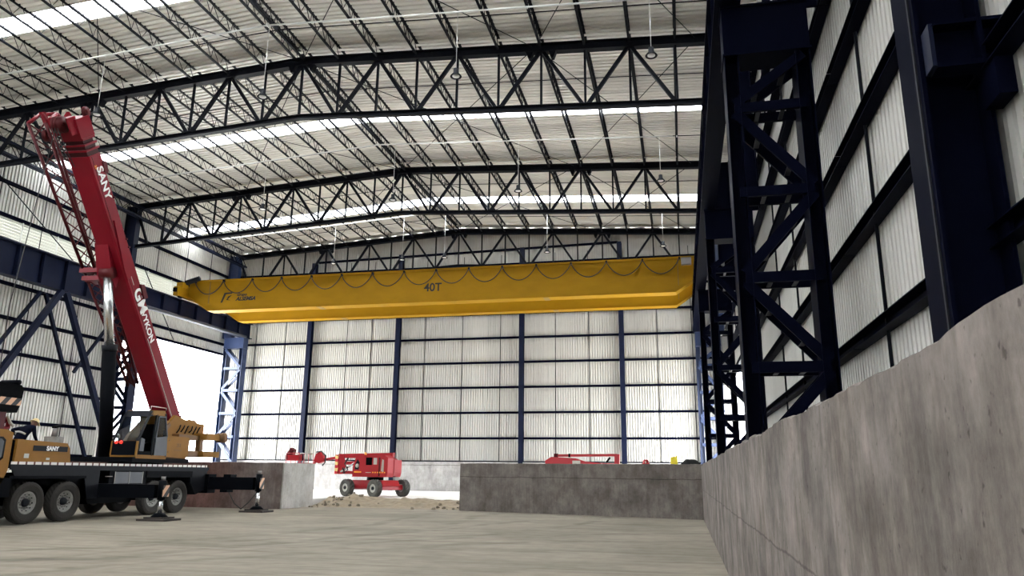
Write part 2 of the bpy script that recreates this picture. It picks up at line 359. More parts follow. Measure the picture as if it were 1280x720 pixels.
# ------------------------------------------------------------------ corrugated sheeting
def sheet(name, m, parent, o, wv, lv, nv, W, L, pitch=0.2, depth=0.065):
    """one ribbed sheet: o corner, wv width dir, lv length dir, nv rib direction"""
    o = Vector(o); wv = Vector(wv); lv = Vector(lv); nv = Vector(nv)
    n = max(1, round(W / pitch)); p = W / n; pr = []
    for i in range(n):
        x = i * p
        pr += [(x + 0.0, depth), (x + 0.60 * p, depth), (x + 0.66 * p, 0.0), (x + 0.94 * p, 0.0)]
    pr.append((W, depth)); k = len(pr)
    vs = [o + wv * a + nv * b for a, b in pr] + [o + wv * a + nv * b + lv * L for a, b in pr]
    mb = MB(); mb.add(vs, [(i, i + 1, k + i + 1, k + i) for i in range(k - 1)])
    return mb.build(name, m, parent)

# back wall
wb_ = thing('wall_back', (XM, YB, 0.3), 'pale ribbed metal end wall behind the yellow bridge crane', 'wall', kind='structure')
x = -33.2
for i in range(36):
    w = 36.4 / 36
    xm = x + w / 2
    sheet('sheet_panel', 'wall_sheet', wb_, (x, YB + 0.10, 2.27), (1, 0, 0), (0, 0, 1), (0, -1, 0), w, zc(xm) + 0.5 - 2.27, pitch=0.168, depth=0.075)
    x += w
WC = [-26.24, -19.39, -10.41, -3.62]
edges = [-33.0] + WC + [2.9]
for z in GZ[:-1] + [15.9]:
    for a, b in zip(edges[:-1], edges[1:]):
        MB().profile([(-0.08, -0.07), (0.08, -0.07), (0.08, 0.07), (-0.08, 0.07)], (a + 0.12, YB - 0.02, z), (b - 0.12, YB - 0.02, z)).build('girt', 'navy_steel', wb_)
MB().bar((-26.1, YB - 0.02, 16.75), (-3.75, YB - 0.02, 17.1), 0.14, 0.14).build('girt', 'navy_steel', wb_)
for xr in (-30.78, -28.4, -23.46, -21.54, -17.49, -14.73, -11.98, -8.13, -5.84, -1.3, 0.95):
    MB().tube((xr, YB - 0.0, 2.3), (xr, YB - 0.0, 16.6), 0.022, 5).build('sag_rod', 'truss_steel', wb_)
MB().box(-33.0, 2.9, YB - 0.1, YB + 0.1, 2.22, 2.30).build('base_rail', 'navy_steel', wb_)
mb = MB(); mb.box(-33.0, 3.0, YB - 0.22, YB + 0.2, 0.3, 2.22); mb.box(-33.0, 3.0, YB - 0.30, YB - 0.22, 0.3, 2.0)
o = mb.build('low_wall_back', 'concrete_back'); tag(o, 'low grey concrete wall under the ribbed end wall', 'wall', kind='structure')

# side walls
wl_ = thing('wall_left', (XL0, 26, 0), 'grey ribbed metal side wall behind the red boom', 'wall', kind='structure')
y = -22.0
for i in range(72):
    top = zc(-32.9) + 0.5
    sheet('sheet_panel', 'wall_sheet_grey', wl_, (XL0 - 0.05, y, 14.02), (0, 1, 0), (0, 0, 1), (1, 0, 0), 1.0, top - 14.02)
    if y >= 38.9: z0 = 9.95
    else: z0 = 0.2
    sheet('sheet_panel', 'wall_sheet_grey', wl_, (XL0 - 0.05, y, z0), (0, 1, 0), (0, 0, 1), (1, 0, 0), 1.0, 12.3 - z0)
    y += 1.0
for z in [2.2] + GZ:
    segs = [(-21.8, -10.15), (-9.85, 1.85), (2.15, 13.85), (14.2, 25.85), (26.15, 37.85)] + ([(38.15, 49.6)] if z > 9.99 else [])
    for a, b in segs:
        MB().box(XL1 - 0.16, XL1, a, b, z - 0.085, z + 0.085).build('girt', 'navy_steel', wl_)
MB().box(XL0 - 0.08, XL0 + 0.06, 38.9, 50, 9.82, 9.98).build('door_lintel', 'navy_steel', wl_)
MB().box(XL0 - 0.08, XL0 + 0.06, 38.7, 38.95, 0.2, 9.98).build('door_jamb', 'navy_steel', wl_)
for yr in (29.2, 32.03, 35.3, 41.25, 44.2, 46.92):
    MB().tube((XL1 - 0.05, yr, 14.02 if yr > 38 else 2.0), (XL1 - 0.05, yr, 17.2), 0.024, 5).build('sag_rod', 'truss_steel', wl_)
# louvred strip windows in the left wall
for n, (a, b) in enumerate([(14.2, 25.8), (26.2, 37.8), (38.2, 49.8)]):
    wd = thing('window_%d' % (n + 1), (XL0, a, 12.4), 'strip of white louvres high in the ribbed side wall, %s' % ['nearest bay', 'bay left of the red boom', 'bay behind the crane girder end'][n], 'window', kind='structure')
    for j in range(10):
        z = 12.46 + j * 0.16
        MB().prism([(-0.075, 0.125), (0.055, -0.105), (0.115, -0.105), (0.115, -0.09), (0.066, -0.09), (-0.062, 0.132)], lambda p, q, sd, z=z: (XL0 + 0.01 + p, a + (b - a) * sd, z + q)).build('louver_slat', 'louver_white', wd)
    for q in range(1, 5):
        yy = a + (b - a) * q / 5
        MB().box(XL0 + 0.10, XL0 + 0.16, yy - 0.03, yy + 0.03, 12.33, 14.02).build('mullion', 'galvanised', wd)

wr_ = thing('wall_right', (XR1, 26, 0.3), 'ribbed metal side wall behind the dark lattice columns', 'wall', kind='structure')
y = -22.0
for i in range(72):
    z0 = 7.2 if y >= 39.9 else 0.3
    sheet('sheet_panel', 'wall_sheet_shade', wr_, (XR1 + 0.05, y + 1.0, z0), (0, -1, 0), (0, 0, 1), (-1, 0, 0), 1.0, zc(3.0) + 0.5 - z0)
    y += 1.0
cols_y = [-22.0, -10.0, 2.2, 8.0, 14.0, 26.0, 38.0, 49.6]
for z in [2.07] + GZ:
    for a, b in zip(cols_y[:-1], cols_y[1:]):
        if a > 37 and z < 7.1: continue
        # cold-formed C girt: web, two flanges, one profile
        MB().profile([(-0.10, -0.11), (0.10, -0.11), (0.10, 0.11), (-0.10, 0.11), (-0.10, 0.095), (0.085, 0.095), (0.085, -0.095), (-0.10, -0.095)], (XR0 + 0.06, a + 0.02, z), (XR0 + 0.06, b - 0.02, z)).build('girt', 'navy_steel', wr_)
for yr in (5.0, 12.25, 16.3, 20.4, 24.0, 30, 34, 42, 46):
    MB().tube((XR0 + 0.1, yr, 9.0 if yr > 40 else 0.3), (XR0 + 0.1, yr, 17.2), 0.03, 6).build('sag_rod', 'truss_steel', wr_)

wf_ = thing('wall_front_unseen', (XM, -22, 0), 'unseen ribbed metal end wall added behind the camera with a wide doorway', 'wall', kind='structure')  # unseen end wall, added to cut the light from behind the camera
for i in range(18):
    xa = -33.2 + i * 2.02
    for (za, zb) in (((6.0, zc(xa + 1) + 0.5),) if -13 < xa < -8 else ((0.0, zc(xa + 1) + 0.5),)):
        sheet('sheet_panel', 'wall_sheet_grey', wf_, (xa, -22.1, za), (1, 0, 0), (0, 0, 1), (0, 1, 0), 2.02, zb - za)
# ------------------------------------------------------------------ ceiling: ribbed sheets and translucent strips
ce = thing('ceiling', (XM, 26, ZR), 'ribbed metal roof underside with white translucent strips', 'ceiling', kind='structure')
RO = 0.56
sky = [(-15.4, -14.3), (-3.4, -2.3), (8.6, 9.7), (20.65, 21.6), (31.85, 32.7), (43.7, 44.8)]
ysegs = []
y = -22.0; bounds = []
for a, b in sky + [(50.4, 50.4)]:
    n = max(1, round((a - y) / 1.0)); st = (a - y) / n
    for i in range(n): ysegs.append((y + i * st, st, 0))
    if b > a: ysegs.append((a, b - a, 1))
    y = b
sl = math.sqrt(1 + K * K)
for (ya, wd, isky) in ysegs:
    for sgn in (-1, 1):
        Ltot = 18.35
        if isky:
            nseg = 4
            for q in range(nseg):
                l0 = Ltot * q / nseg
                base = Vector((XM + sgn * l0 / sl, ya, ZR + RO - K * l0 / sl))
                wv = (0, 1, 0)
                sheet('skylight_panel', 'skylight', ce, base, wv, (sgn / sl, 0, -K / sl), (0, 0, -1), wd, Ltot / nseg, pitch=0.27, depth=0.035)
        else:
            sheet('roof_sheet', 'roof_sheet', ce, (XM, ya, ZR + RO), (0, 1, 0), (sgn / sl, 0, -K / sl), (0, 0, -1), wd, Ltot, pitch=0.26, depth=0.065)

# ------------------------------------------------------------------ roof trusses
def truss(Y, label):
    t = thing('roof_truss', (XM, Y, zc(-31)), label, 'truss', 'roof trusses across the hall')
    D = 2.55
    xa, xb = -32.4, 2.4
    for s, xe in ((-1, xa), (1, xb)):
        MB().ibeam((XM, Y, zc(XM)), (xe, Y, zc(xe)), 0.36, 0.30, 0.03, 0.05).build('top_chord', 'truss_steel', t)
        MB().ibeam((XM, Y, zc(XM) - D), (xe, Y, zc(xe) - D), 0.20, 0.22, 0.025, 0.03, ).build('bottom_chord', 'truss_steel', t)
    for k in range(-9, 10):
        x = XM + 1.71 * k
        MB().bar((x, Y, zc(x) - 0.17), (x, Y, zc(x) - D + 0.09), 0.085, 0.085).build('vertical', 'truss_steel', t)
    for k in range(-9, 9):
        xl = XM + 1.71 * k; xr = xl + 1.71
        tl = (k % 2 == 0)       # top node on even joists
        a = (xl + (0.08 if tl else 0.1), zc(xl) - 0.17) if tl else (xl + 0.1, zc(xl) - D + 0.09)
        b = (xr - 0.1, zc(xr) - D + 0.09) if tl else (xr - 0.08, zc(xr) - 0.17)
        MB().bar((a[0], Y, a[1]), (b[0], Y, b[1]), 0.13, 0.13).build('diagonal', 'truss_steel', t)
    for k in (-6, 0, 6):
        x = XM + 1.71 * k
        for dx in (-0.45, 0.45):
            MB().prism([(-0.16, 0), (0.16, 0), (0.05, -0.3), (-0.05, -0.3)], lambda a, b, sd, x=x + dx: (x + a, Y - 0.12 + 0.24 * sd, zc(x) - 0.15 + b)).build('gusset', 'truss_steel', t)
    for s, xe in ((-1, -31.4), (1, 1.4)):
        MB().bar((xe, Y, zc(xe) - D + 0.1), (xe - s * -1.0, Y, zc(xe) - 0.2), 0.12, 0.12).build('end_diagonal', 'truss_steel', t)
    return t
truss(26.0, 'black roof truss nearest the camera, under the wide skylight')
truss(38.0, 'middle black roof truss crossing behind the red boom')
truss(49.4, 'far black roof truss against the ribbed end wall')

# ------------------------------------------------------------------ roof joists (open web), copied per bay
def make_joist(L):
    j = thing('roof_joist', (0, 0, 0), 'x', 'joist')
    h = 0.55
    MB().profile([(-0.06, -0.04), (0.06, -0.04), (0.06, 0.04), (-0.06, 0.04)], (0, 0, h), (0, L, h)).build('top_chord', 'truss_steel', j)
    MB().profile([(-0.045, -0.03), (0.045, -0.03), (0.045, 0.03), (-0.045, 0.03)], (0, 0.1, 0), (0, L - 0.1, 0)).build('bottom_chord', 'truss_steel', j)
    n = 9; p = L / n; pts = []
    for i in range(n):
        y = i * p
        pts += [(0, y + 0.05 * p, h - 0.03), (0, y + 0.42 * p, 0.03), (0, y + 0.62 * p, h - 0.03), (0, y + 0.70 * p, h - 0.03)] if i % 1 == 0 else []
        pts += [(0, y + 0.98 * p, 0.03)]
    MB().path(pts, 0.017, 4).build('web', 'truss_steel', j)
    index_children(j)
    return j
def joist_x():
    xs = [XM + 1.71 * k for k in range(-10, 11) if k != 0] + [XM - 0.16, XM + 0.16]
    return sorted(xs)
pos_words = ['wall', 'second from the left wall', 'third from the left wall', 'fourth from the left wall', 'fifth from the left wall', 'sixth from the left wall', 'seventh from the left wall', 'eighth from the left wall', 'ninth from the left wall', 'tenth from the left wall',
             'left of the ridge pair', 'right of the ridge pair', 'tenth from the right columns', 'ninth from the right columns', 'eighth from the right columns', 'seventh from the right columns', 'sixth from the right columns', 'fifth from the right columns', 'fourth from the right columns', 'third from the right columns', 'second from the right columns', 'nearest the right columns']
pos_words[0] = 'nearest the left wall'
for (ya, yb, bay) in ((14.2, 25.9, 'in front of the nearest truss'), (26.1, 37.9, 'between the nearest and middle trusses'), (38.1, 49.3, 'between the middle and far trusses')):
    proto = make_joist(yb - ya)
    for i, xj in enumerate(joist_x()):
        j = proto if i == 0 else copy_tree(proto)
        j.location = (xj, ya, zc(xj) - 0.03)
        tag(j, 'black open-web roof joist %s, %s' % (bay, pos_words[i]), 'joist', 'open-web joists under the roof')

# thin roof ties and cross bracing
def rod(name, p, q, r, m, label, cat, group=None, n=5):
    o = MB().tube(p, q, r, n).build(name, m); return tag(o, label, cat, group)
bays = {20: 'in front of the nearest truss', 29: 'just beyond the nearest truss', 35: 'just before the middle truss', 41: 'just beyond the middle truss', 47: 'just before the far truss', 24: 'hard in front of the nearest truss'}
for yb in (24, 29, 35, 41, 47):
    mb = MB(); mb.path([(-32.2, yb, zc(-32.2) + 0.30), (XM, yb, ZR + 0.30), (2.4, yb, zc(2.4) + 0.30)], 0.022, 5)
    tag(mb.build('roof_tie', 'truss_steel'), 'thin dark tie rod crossing all the joists, ' + bays[yb], 'rod', 'tie rods across the joists')
for (ya, yb, nm) in ((26, 38, 'middle roof'), (38, 49.4, 'far roof'), (14, 26, 'nearest roof')):
    for (xa, xb, sd) in ((-5.0, 1.2, 'right columns'), (-15.0, -5.0, 'right half of the roof'), (-25.0, -15.0, 'left half of the roof'), (-31.2, -25.0, 'left wall')):
        rod('cross_brace', (xa + 0.1, ya + 0.15, zc(xa) + 0.04), (xb - 0.1, yb - 0.15, zc(xb) + 0.04), 0.018, 'truss_steel', 'thin brace rod, %s bay by the %s, running away rightwards' % (nm, sd), 'rod', 'cross brace rods under the roof')
        rod('cross_brace', (xb - 0.1, ya + 0.15, zc(xb) + 0.10), (xa + 0.1, yb - 0.15, zc(xa) + 0.10), 0.018, 'truss_steel', 'thin brace rod, %s bay by the %s, running away leftwards' % (nm, sd), 'rod', 'cross brace rods under the roof')

# pale conduits with pendant lamps
lampz = 14.75
lamp_proto = None
def pendant(x, y, z, label):
    zt = zc(x) - 0.12
    t = thing('pendant_lamp', (x, y, zt), label, 'lamp', 'pendant lamps under the roof')
    MB().tube((x, y, zt), (x, y, z + 0.2), 0.012, 5).build('cord', 'galvanised', t)
    MB().lathe([(0.02, 0.32), (0.09, 0.30), (0.10, 0.14), (0.21, 0.0), (0.20, -0.02), (0.09, 0.11), (0.0, 0.12)], (x, y, z), (0, 0, 1), 18).build('lamp_shade', 'chassis_grey', t)
    MB().lathe([(0.0, 0.02), (0.13, 0.02), (0.13, 0.0), (0.0, -0.01)], (x, y, z), (0, 0, 1), 14).build('diffuser', 'print_white', t)
rows = [(23.1, 'front', [-0.45, -7.3, -14.9, -22.2]), (34.2, 'middle', [-0.45, -7.4, -14.0, -21.4]), (44.9, 'far', [-0.6, -7.8, -14.6, -17.5, -22.4])]
ordn = ['nearest the right columns', 'second from the right columns', 'third from the right columns', 'fourth from the right columns', 'fifth from the right columns']
for yy, nm, xs in rows:
    c = thing('conduit', (XM, yy, ZR), 'pale pipe running across under the joists in the %s bay' % nm, 'pipe', 'pale pipes under the joists')
    for s, xe in ((-1, -31.0), (1, 0.2)):
        MB().tube((XM, yy, ZR - 0.08), (xe, yy, zc(xe) - 0.08), 0.035, 7).build('pipe_run', 'galvanised', c)
    for k in range(-9, 10, 3):
        xk = XM + 1.71 * k
        MB().box(xk - 0.03, xk + 0.03, yy - 0.05, yy + 0.05, zc(xk) - 0.13, zc(xk) - 0.01).build('clamp', 'galvanised', c)
    for i, xx in enumerate(xs):
        pendant(xx, yy, lampz + (0.45 if yy < 30 else 0.35), 'small dark pendant lamp in the %s row, %s' % (nm, ordn[i]))

# eave lattice along the left wall head
ev = thing('eave_lattice', (-32.5, 26, 16.3), 'dark lattice girder along the head of the left wall', 'girder')
for xx in (-32.08, -31.86):
    MB().bar((xx, 14, 17.2), (xx, 49.5, 17.2), 0.1, 0.12).build('top_chord', 'navy_bright', ev)
    MB().bar((xx, 14, 16.55), (xx, 49.5, 16.55), 0.1, 0.12).build('bottom_chord', 'navy_bright', ev)
    MB().path([(xx, 14 + i * 0.6, 16.58 if i % 2 else 17.17) for i in range(60)], 0.03, 4).build('web', 'truss_steel', ev)
ev2 = thing('eave_lattice', (2.6, 26, 16.6), 'dark lattice girder along the head of the right wall', 'girder')
MB().bar((2.12, 14, 17.2), (2.12, 49.5, 17.2), 0.1, 0.12).build('top_chord', 'navy_steel', ev2)
MB().bar((2.12, 14, 16.55), (2.12, 49.5, 16.55), 0.1, 0.12).build('bottom_chord', 'navy_steel', ev2)
MB().path([(2.12, 14 + i * 0.6, 16.58 if i % 2 else 17.17) for i in range(60)], 0.03, 4).build('web', 'truss_steel', ev2)

# ------------------------------------------------------------------ columns
def lattice_column(side, Y, zcap0, zcap1, label, m, zb=0.3, rungs=None):
    s = side
    if s > 0: xi, xo = 1.26, 2.57; ux = 2.6
    else: xi, xo = -31.26, -32.57; ux = -32.6
    t = thing('lattice_column', ((xi + xo) / 2, Y, zb), label, 'column', 'lattice columns along the walls')
    dy = 0.60
    for x in (xi, xo):
        MB().ibeam((x, Y, zb), (x, Y, zcap0), 0.27, dy, 0.02, 0.03, up=(1, 0, 0)).build('leg', m, t)
        MB().box(x - 0.24, x + 0.24, Y - 0.34, Y + 0.34, zb, zb + 0.04).build('base_plate', m, t)
    zs = rungs if rungs else [1.75, 3.35, 4.98, 6.62, 8.33]
    fy = dy / 2 - 0.05
    for z in zs:
        for y in (Y - fy, Y + fy):
            MB().bar((xi, y, z), (xo, y, z), 0.07, 0.19).build('rung', m, t)
        for q in (0.33, 0.67):
            xx = xi + (xo - xi) * q
            MB().box(xx - 0.04, xx + 0.04, Y - fy, Y + fy, z - 0.085, z - 0.07).build('batten', 'chassis_grey', t)
    lev = [zb + 0.1] + zs + [zcap0]
    for i in range(len(lev) - 1):
        a, b = lev[i] + 0.09, lev[i + 1] - 0.09
        up = (len(lev) - 2 - i) % 2 == 0
        p0, p1 = (xi, a), (xo, b)
        if not up: p0, p1 = (xi, b), (xo, a)
        for n, y in enumerate((Y - fy, Y + fy)):
            MB().bar((p0[0], y, p0[1]), (p1[0], y, p1[1]), 0.06, 0.19).build('diagonal', m, t)
        for q in (0.3, 0.7):
            xx = p0[0] + (p1[0] - p0[0]) * q; zz = p0[1] + (p1[1] - p0[1]) * q
            MB().bar((xx - 0.05, Y, zz - 0.09), (xx + 0.05, Y, zz - 0.09), dy - 0.12, 0.015).build('batten', 'chassis_grey', t)
    # cap box carrying the runway girder
    x0, x1 = min(xi, xo) - 0.14, max(xi, xo) + 0.14
    MB().box(x0, x1, Y - 0.30, Y + 0.30, zcap0, zcap1).build('cap_beam', m, t)
    for z in (zcap0, zcap1):
        MB().box(x0 - 0.02, x1 + 0.02, Y - 0.34, Y + 0.34, z - 0.02, z + 0.02).build('cap_flange', m, t)
    MB().ibeam((ux, Y, zcap1), (ux, Y, zc(ux) + 0.1), 0.78, 0.42, 0.03, 0.05, up=(1, 0, 0)).build('upper_column', m, t)
    return t
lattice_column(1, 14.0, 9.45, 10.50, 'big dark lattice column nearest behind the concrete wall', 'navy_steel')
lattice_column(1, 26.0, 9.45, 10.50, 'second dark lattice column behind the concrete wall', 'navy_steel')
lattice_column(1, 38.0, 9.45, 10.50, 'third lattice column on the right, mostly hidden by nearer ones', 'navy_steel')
lattice_column(1, 49.5, 9.6, 10.50, 'navy lattice column in the far right corner, glare painted into its colour', 'navy_glare')
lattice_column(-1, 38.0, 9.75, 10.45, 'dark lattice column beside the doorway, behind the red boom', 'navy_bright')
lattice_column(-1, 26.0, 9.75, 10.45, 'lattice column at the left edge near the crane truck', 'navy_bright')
lattice_column(-1, 49.2, 10.25, 11.0, 'navy lattice column in the far left corner beside the doorway, glare painted in', 'navy_glare', rungs=[2.0, 3.85, 5.5, 7.15, 8.75])

# plain I column nearest on the right, with a beam stub
t = thing('steel_column', (2.85, 7.9, 0.3), 'thick plain navy column rising behind the near concrete wall', 'column')
MB().box(2.52, 2.56, 7.58, 8.22, 0.3, 17.2).build('inner_flange', 'navy_steel', t)
MB().box(2.56, 3.10, 7.86, 7.94, 0.3, 17.2).build('web', 'navy_steel', t)
MB().box(3.10, 3.14, 7.58, 8.22, 0.3, 17.2).build('outer_flange', 'navy_steel', t)
MB().box(2.50, 2.53, 7.66, 7.70, 0.3, 17.2).build('edge_strip', 'chassis_grey', t)  # bright line of the lit flange edge, put in as a paler strip
b = thing('beam_stub', (2.95, 7.6, 5.9), 'dark horizontal steel beam fixed across the thick navy column', 'beam')
MB().box(2.60, 3.9, 7.50, 7.56, 5.45, 5.86).build('web', 'navy_steel', b)
MB().prism([(2.58, 5.84), (2.62, 5.90), (3.9, 5.90), (3.9, 5.86), (2.62, 5.86)], lambda a, c, sd: (a, 7.34 + 0.22 * sd, c)).build('top_flange', 'navy_steel', b)
MB().box(2.60, 3.9, 7.34, 7.56, 5.40, 5.45).build('bottom_flange', 'navy_steel', b)
MB().box(2.56, 2.60, 7.34, 7.56, 5.42, 5.88).build('end_plate', 'navy_bright', b)
MB().box(3.0, 3.04, 7.34, 7.56, 5.45, 5.86).build('stiffener', 'navy_steel', b)
MB().box(3.04, 3.20, 7.2, 7.56, 5.0, 5.40).build('haunch', 'navy_steel', b)

# wind columns on the end wall
for i, (xw, ztop) in enumerate(zip(WC, (16.6, 16.9, 16.95, 17.0))):
    o = MB().ibeam((xw, YB - 0.32, 0.3), (xw, YB - 0.32, ztop), 0.36, 0.32, 0.025, 0.03, up=(0, 1, 0)).build('wind_column', 'navy_bright')
    tag(o, 'navy upright column on the ribbed end wall, %s from the doorway corner' % ['first', 'second', 'third', 'fourth'][i], 'column', 'upright columns on the end wall')

# ------------------------------------------------------------------ crane runway girders
def runway(x, segs, label, m):
    t = thing('runway_girder', (x, 26, 10.5), label, 'girder', 'crane runway girders')
    for (ya, yb, zb, zt) in segs:
        MB().ibeam((x, ya, (zb + zt) / 2), (x, yb, (zb + zt) / 2), zt - zb, 0.50, 0.05, 0.04).build('plate_girder', m, t)
        n = int((yb - ya) / 1.5)
        for i in range(1, n):
            yy = ya + (yb - ya) * i / n
            MB().box(x - 0.22, x + 0.22, yy - 0.012, yy + 0.012, zb + 0.05, zt - 0.05).build('stiffener', m, t)
    MB().profile([(-0.06, 0), (0.06, 0), (0.03, 0.03), (0.03, 0.12), (-0.03, 0.12), (-0.03, 0.03)], (x, segs[0][0], segs[0][3]), (x, segs[-1][1], segs[0][3])).build('rail', 'steel_grey', t)
    return t
rw = runway(1.24, [(9.0, 49.9, 10.52, 12.1)], 'dark crane runway girder along the right lattice columns', 'navy_steel')
rw = runway(-31.26, [(14, 38, 10.47, 12.15), (38, 49.8, 11.02, 12.15)], 'navy crane runway girder along the left wall', 'navy_bright')
MB().tube((-30.98, 38.2, 11.0), (-30.98, 48.9, 11.05), 0.10, 12).build('pipe', 'cabinet_grey', rw)  # pale tube added for the light caught along the bottom flange tip

# braces between left columns
def brace(p, q, w, label, m='navy_bright'):
    o = MB().bar(p, q, w, w, up=(1, 0, 0)).build('wall_brace', m); return tag(o, label, 'brace', 'sloping braces of the left wall')
brace((-31.05, 31.85, 10.45), (-31.05, 27.0, 2.6), 0.26, 'thick sloping brace under the left girder, leaning toward the camera')
brace((-31.05, 32.15, 10.45), (-31.05, 37.3, 1.5), 0.26, 'thick sloping brace under the left girder, running down beside the boom')
brace((-32.8, 32.3, 10.6), (-32.8, 27.5, 3.0), 0.15, 'thin far brace on the left wall, leaning toward the camera')
brace((-32.8, 32.6, 10.6), (-32.8, 37.4, 1.4), 0.16, 'thin far brace on the left wall, running down to the right')
brace((-32.8, 35.3, 6.7), (-32.8, 37.3, 9.6), 0.14, 'short brace rising to the right from the thin far brace')
rod('wall_tie', (-32.7, 27.6, 16.3), (-32.7, 35.0, 12.2), 0.03, 'truss_steel', 'thin diagonal tie rod over the louvres left of the boom', 'rod')
rod('wall_tie', (-32.7, 39.5, 14.0), (-32.7, 43.2, 9.9), 0.03, 'truss_steel', 'thin diagonal tie rod over the wall right of the boom', 'rod')

# ------------------------------------------------------------------ concrete pit walls
def chipped_wall(name, p, q, thick, z0, z1, m, label, chip=0.03, n=160, side=1):
    p = Vector(p); q = Vector(q); d = (q - p); L = d.length; d.normalize(); nrm = Vector((d.y, -d.x, 0)) * side
    rnd = random.Random(len(label)); mb = MB(); vs = []
    rows_ = [0.0, 0.25, 0.5, 0.75, 0.92, 1.0]; K_ = len(rows_)
    h1 = [rnd.uniform(-1, 1) for _ in range(n + 1)]; h2 = [rnd.uniform(-1, 1) for _ in range(n // 6 + 3)]
    prof = []
    for i in range(n + 1):
        t = i / 6; k = int(t); f = t - k; big = h2[k] * (1 - f) + h2[k + 1] * f
        prof.append(chip * (0.45 * h1[i] + 0.8 * big))
    for i in range(n + 1):
        b = p + d * (L * i / n)
        top = z1 + prof[i]
        for r in rows_: vs.append((b.x, b.y, z0 + (top - z0) * r))
        e = b + nrm * -0.03; vs.append((e.x, e.y, top + 0.015))
        e = b + nrm * -thick; vs.append((e.x, e.y, z1 + 0.3 * prof[i])); vs.append((e.x, e.y, z0))
    K2 = K_ + 3
    fs = [(i * K2 + j, (i + 1) * K2 + j, (i + 1) * K2 + j + 1, i * K2 + j + 1) for i in range(n) for j in range(K2 - 1)]
    fs += [tuple(range(K2)), tuple(n * K2 + j for j in range(K2))[::-1]]
    mb.add(vs, fs); o = mb.build(name, m); return tag(o, label, 'wall', kind='structure')
chipped_wall('pit_wall_right', (0.63, -22, 0), (0.63, 28.0, 0), 0.30, 0, 1.84, 'concrete_right', 'long stained concrete wall with chipped top edge, right of camera', chip=0.022, n=620, side=-1)
chipped_wall('pit_wall_front', (0.66, 28.0, 0), (-9.05, 30.9, 0), 0.35, 0, 1.87, 'concrete_dark', 'dark grey concrete cross wall closing the sunken area', chip=0.012, side=-1)
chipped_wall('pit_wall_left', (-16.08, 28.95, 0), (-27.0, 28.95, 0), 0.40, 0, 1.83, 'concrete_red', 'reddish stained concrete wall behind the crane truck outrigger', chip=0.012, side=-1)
mb = MB(); mb.box(-16.40, -16.02, 29.0, 31.7, 0, 1.83); o = mb.build('pit_wall_end', 'concrete_pale'); tag(o, 'pale concrete wall end beside the gap with rubble', 'wall', kind='structure')

# dirt ramp and rubble in the gap
rnd = random.Random(3)
NZ = [[rnd.uniform(-1, 1) for _ in range(60)] for _ in range(60)]
def nz(x, y):
    i = int(x) % 59; j = int(y) % 59; fx = x - int(x); fy = y - int(y)
    return (NZ[i][j] * (1 - fx) + NZ[i + 1][j] * fx) * (1 - fy) + (NZ[i][j + 1] * (1 - fx) + NZ[i + 1][j + 1] * fx) * fy
def dz(x, y):
    u = min(1, max(0, (y - 31.0) / 2.6)); sm = u * u * (3 - 2 * u)
    e = min(1, (x + 16.2) / 2.0); hump = 0.16 * max(0, 1 - abs((x + 14.9) / 1.5)) * sm
    r = 0.30 * sm + hump + 0.11 * sm * nz((x + 17) * 1.3, (y - 28) * 1.3) + 0.055 * nz((x + 17) * 4.1, (y - 28) * 4.1) * min(1, sm * 4)
    if y > 33.6: r = r * (1 - (y - 33.6)) + 0.31 * (y - 33.6)
    return r - 0.01
o = grid(-16.0, -9.12, 30.95, 34.6, 90, 50, dz).build('dirt_ramp', 'dirt'); tag(o, 'sloping brown dirt filling the gap between the concrete walls', 'dirt', kind='stuff')
mb = MB()
for i in range(46):
    x = -15.85 + abs(rnd.gauss(0, 0.9)); y = rnd.uniform(30.9, 33.6); r = rnd.uniform(0.03, 0.10)
    if i > 32: x = -9.3 - abs(rnd.gauss(0, 0.7))
    c = Vector((x, y, dz(x, y) + r * 0.4)); vs = []
    for a in range(5):
        for b_ in range(3):
            t = 2 * math.pi * a / 5 + b_; ph = (b_ - 1) * 0.8; rr = r * rnd.uniform(0.75, 1.2)
            vs.append(c + Vector((math.cos(t) * math.cos(ph) * rr, math.sin(t) * math.cos(ph) * rr, math.sin(ph) * rr)))
    fs = [(a * 3 + b_, ((a + 1) % 5) * 3 + b_, ((a + 1) % 5) * 3 + b_ + 1, a * 3 + b_ + 1) for a in range(5) for b_ in range(2)] + [tuple(a * 3 + 2 for a in range(5)), tuple(a * 3 for a in range(5))[::-1]]
    mb.add(vs, fs)
o = mb.build('rubble', 'rock'); tag(o, 'broken stones heaped against the pale wall end', 'rubble', kind='stuff')

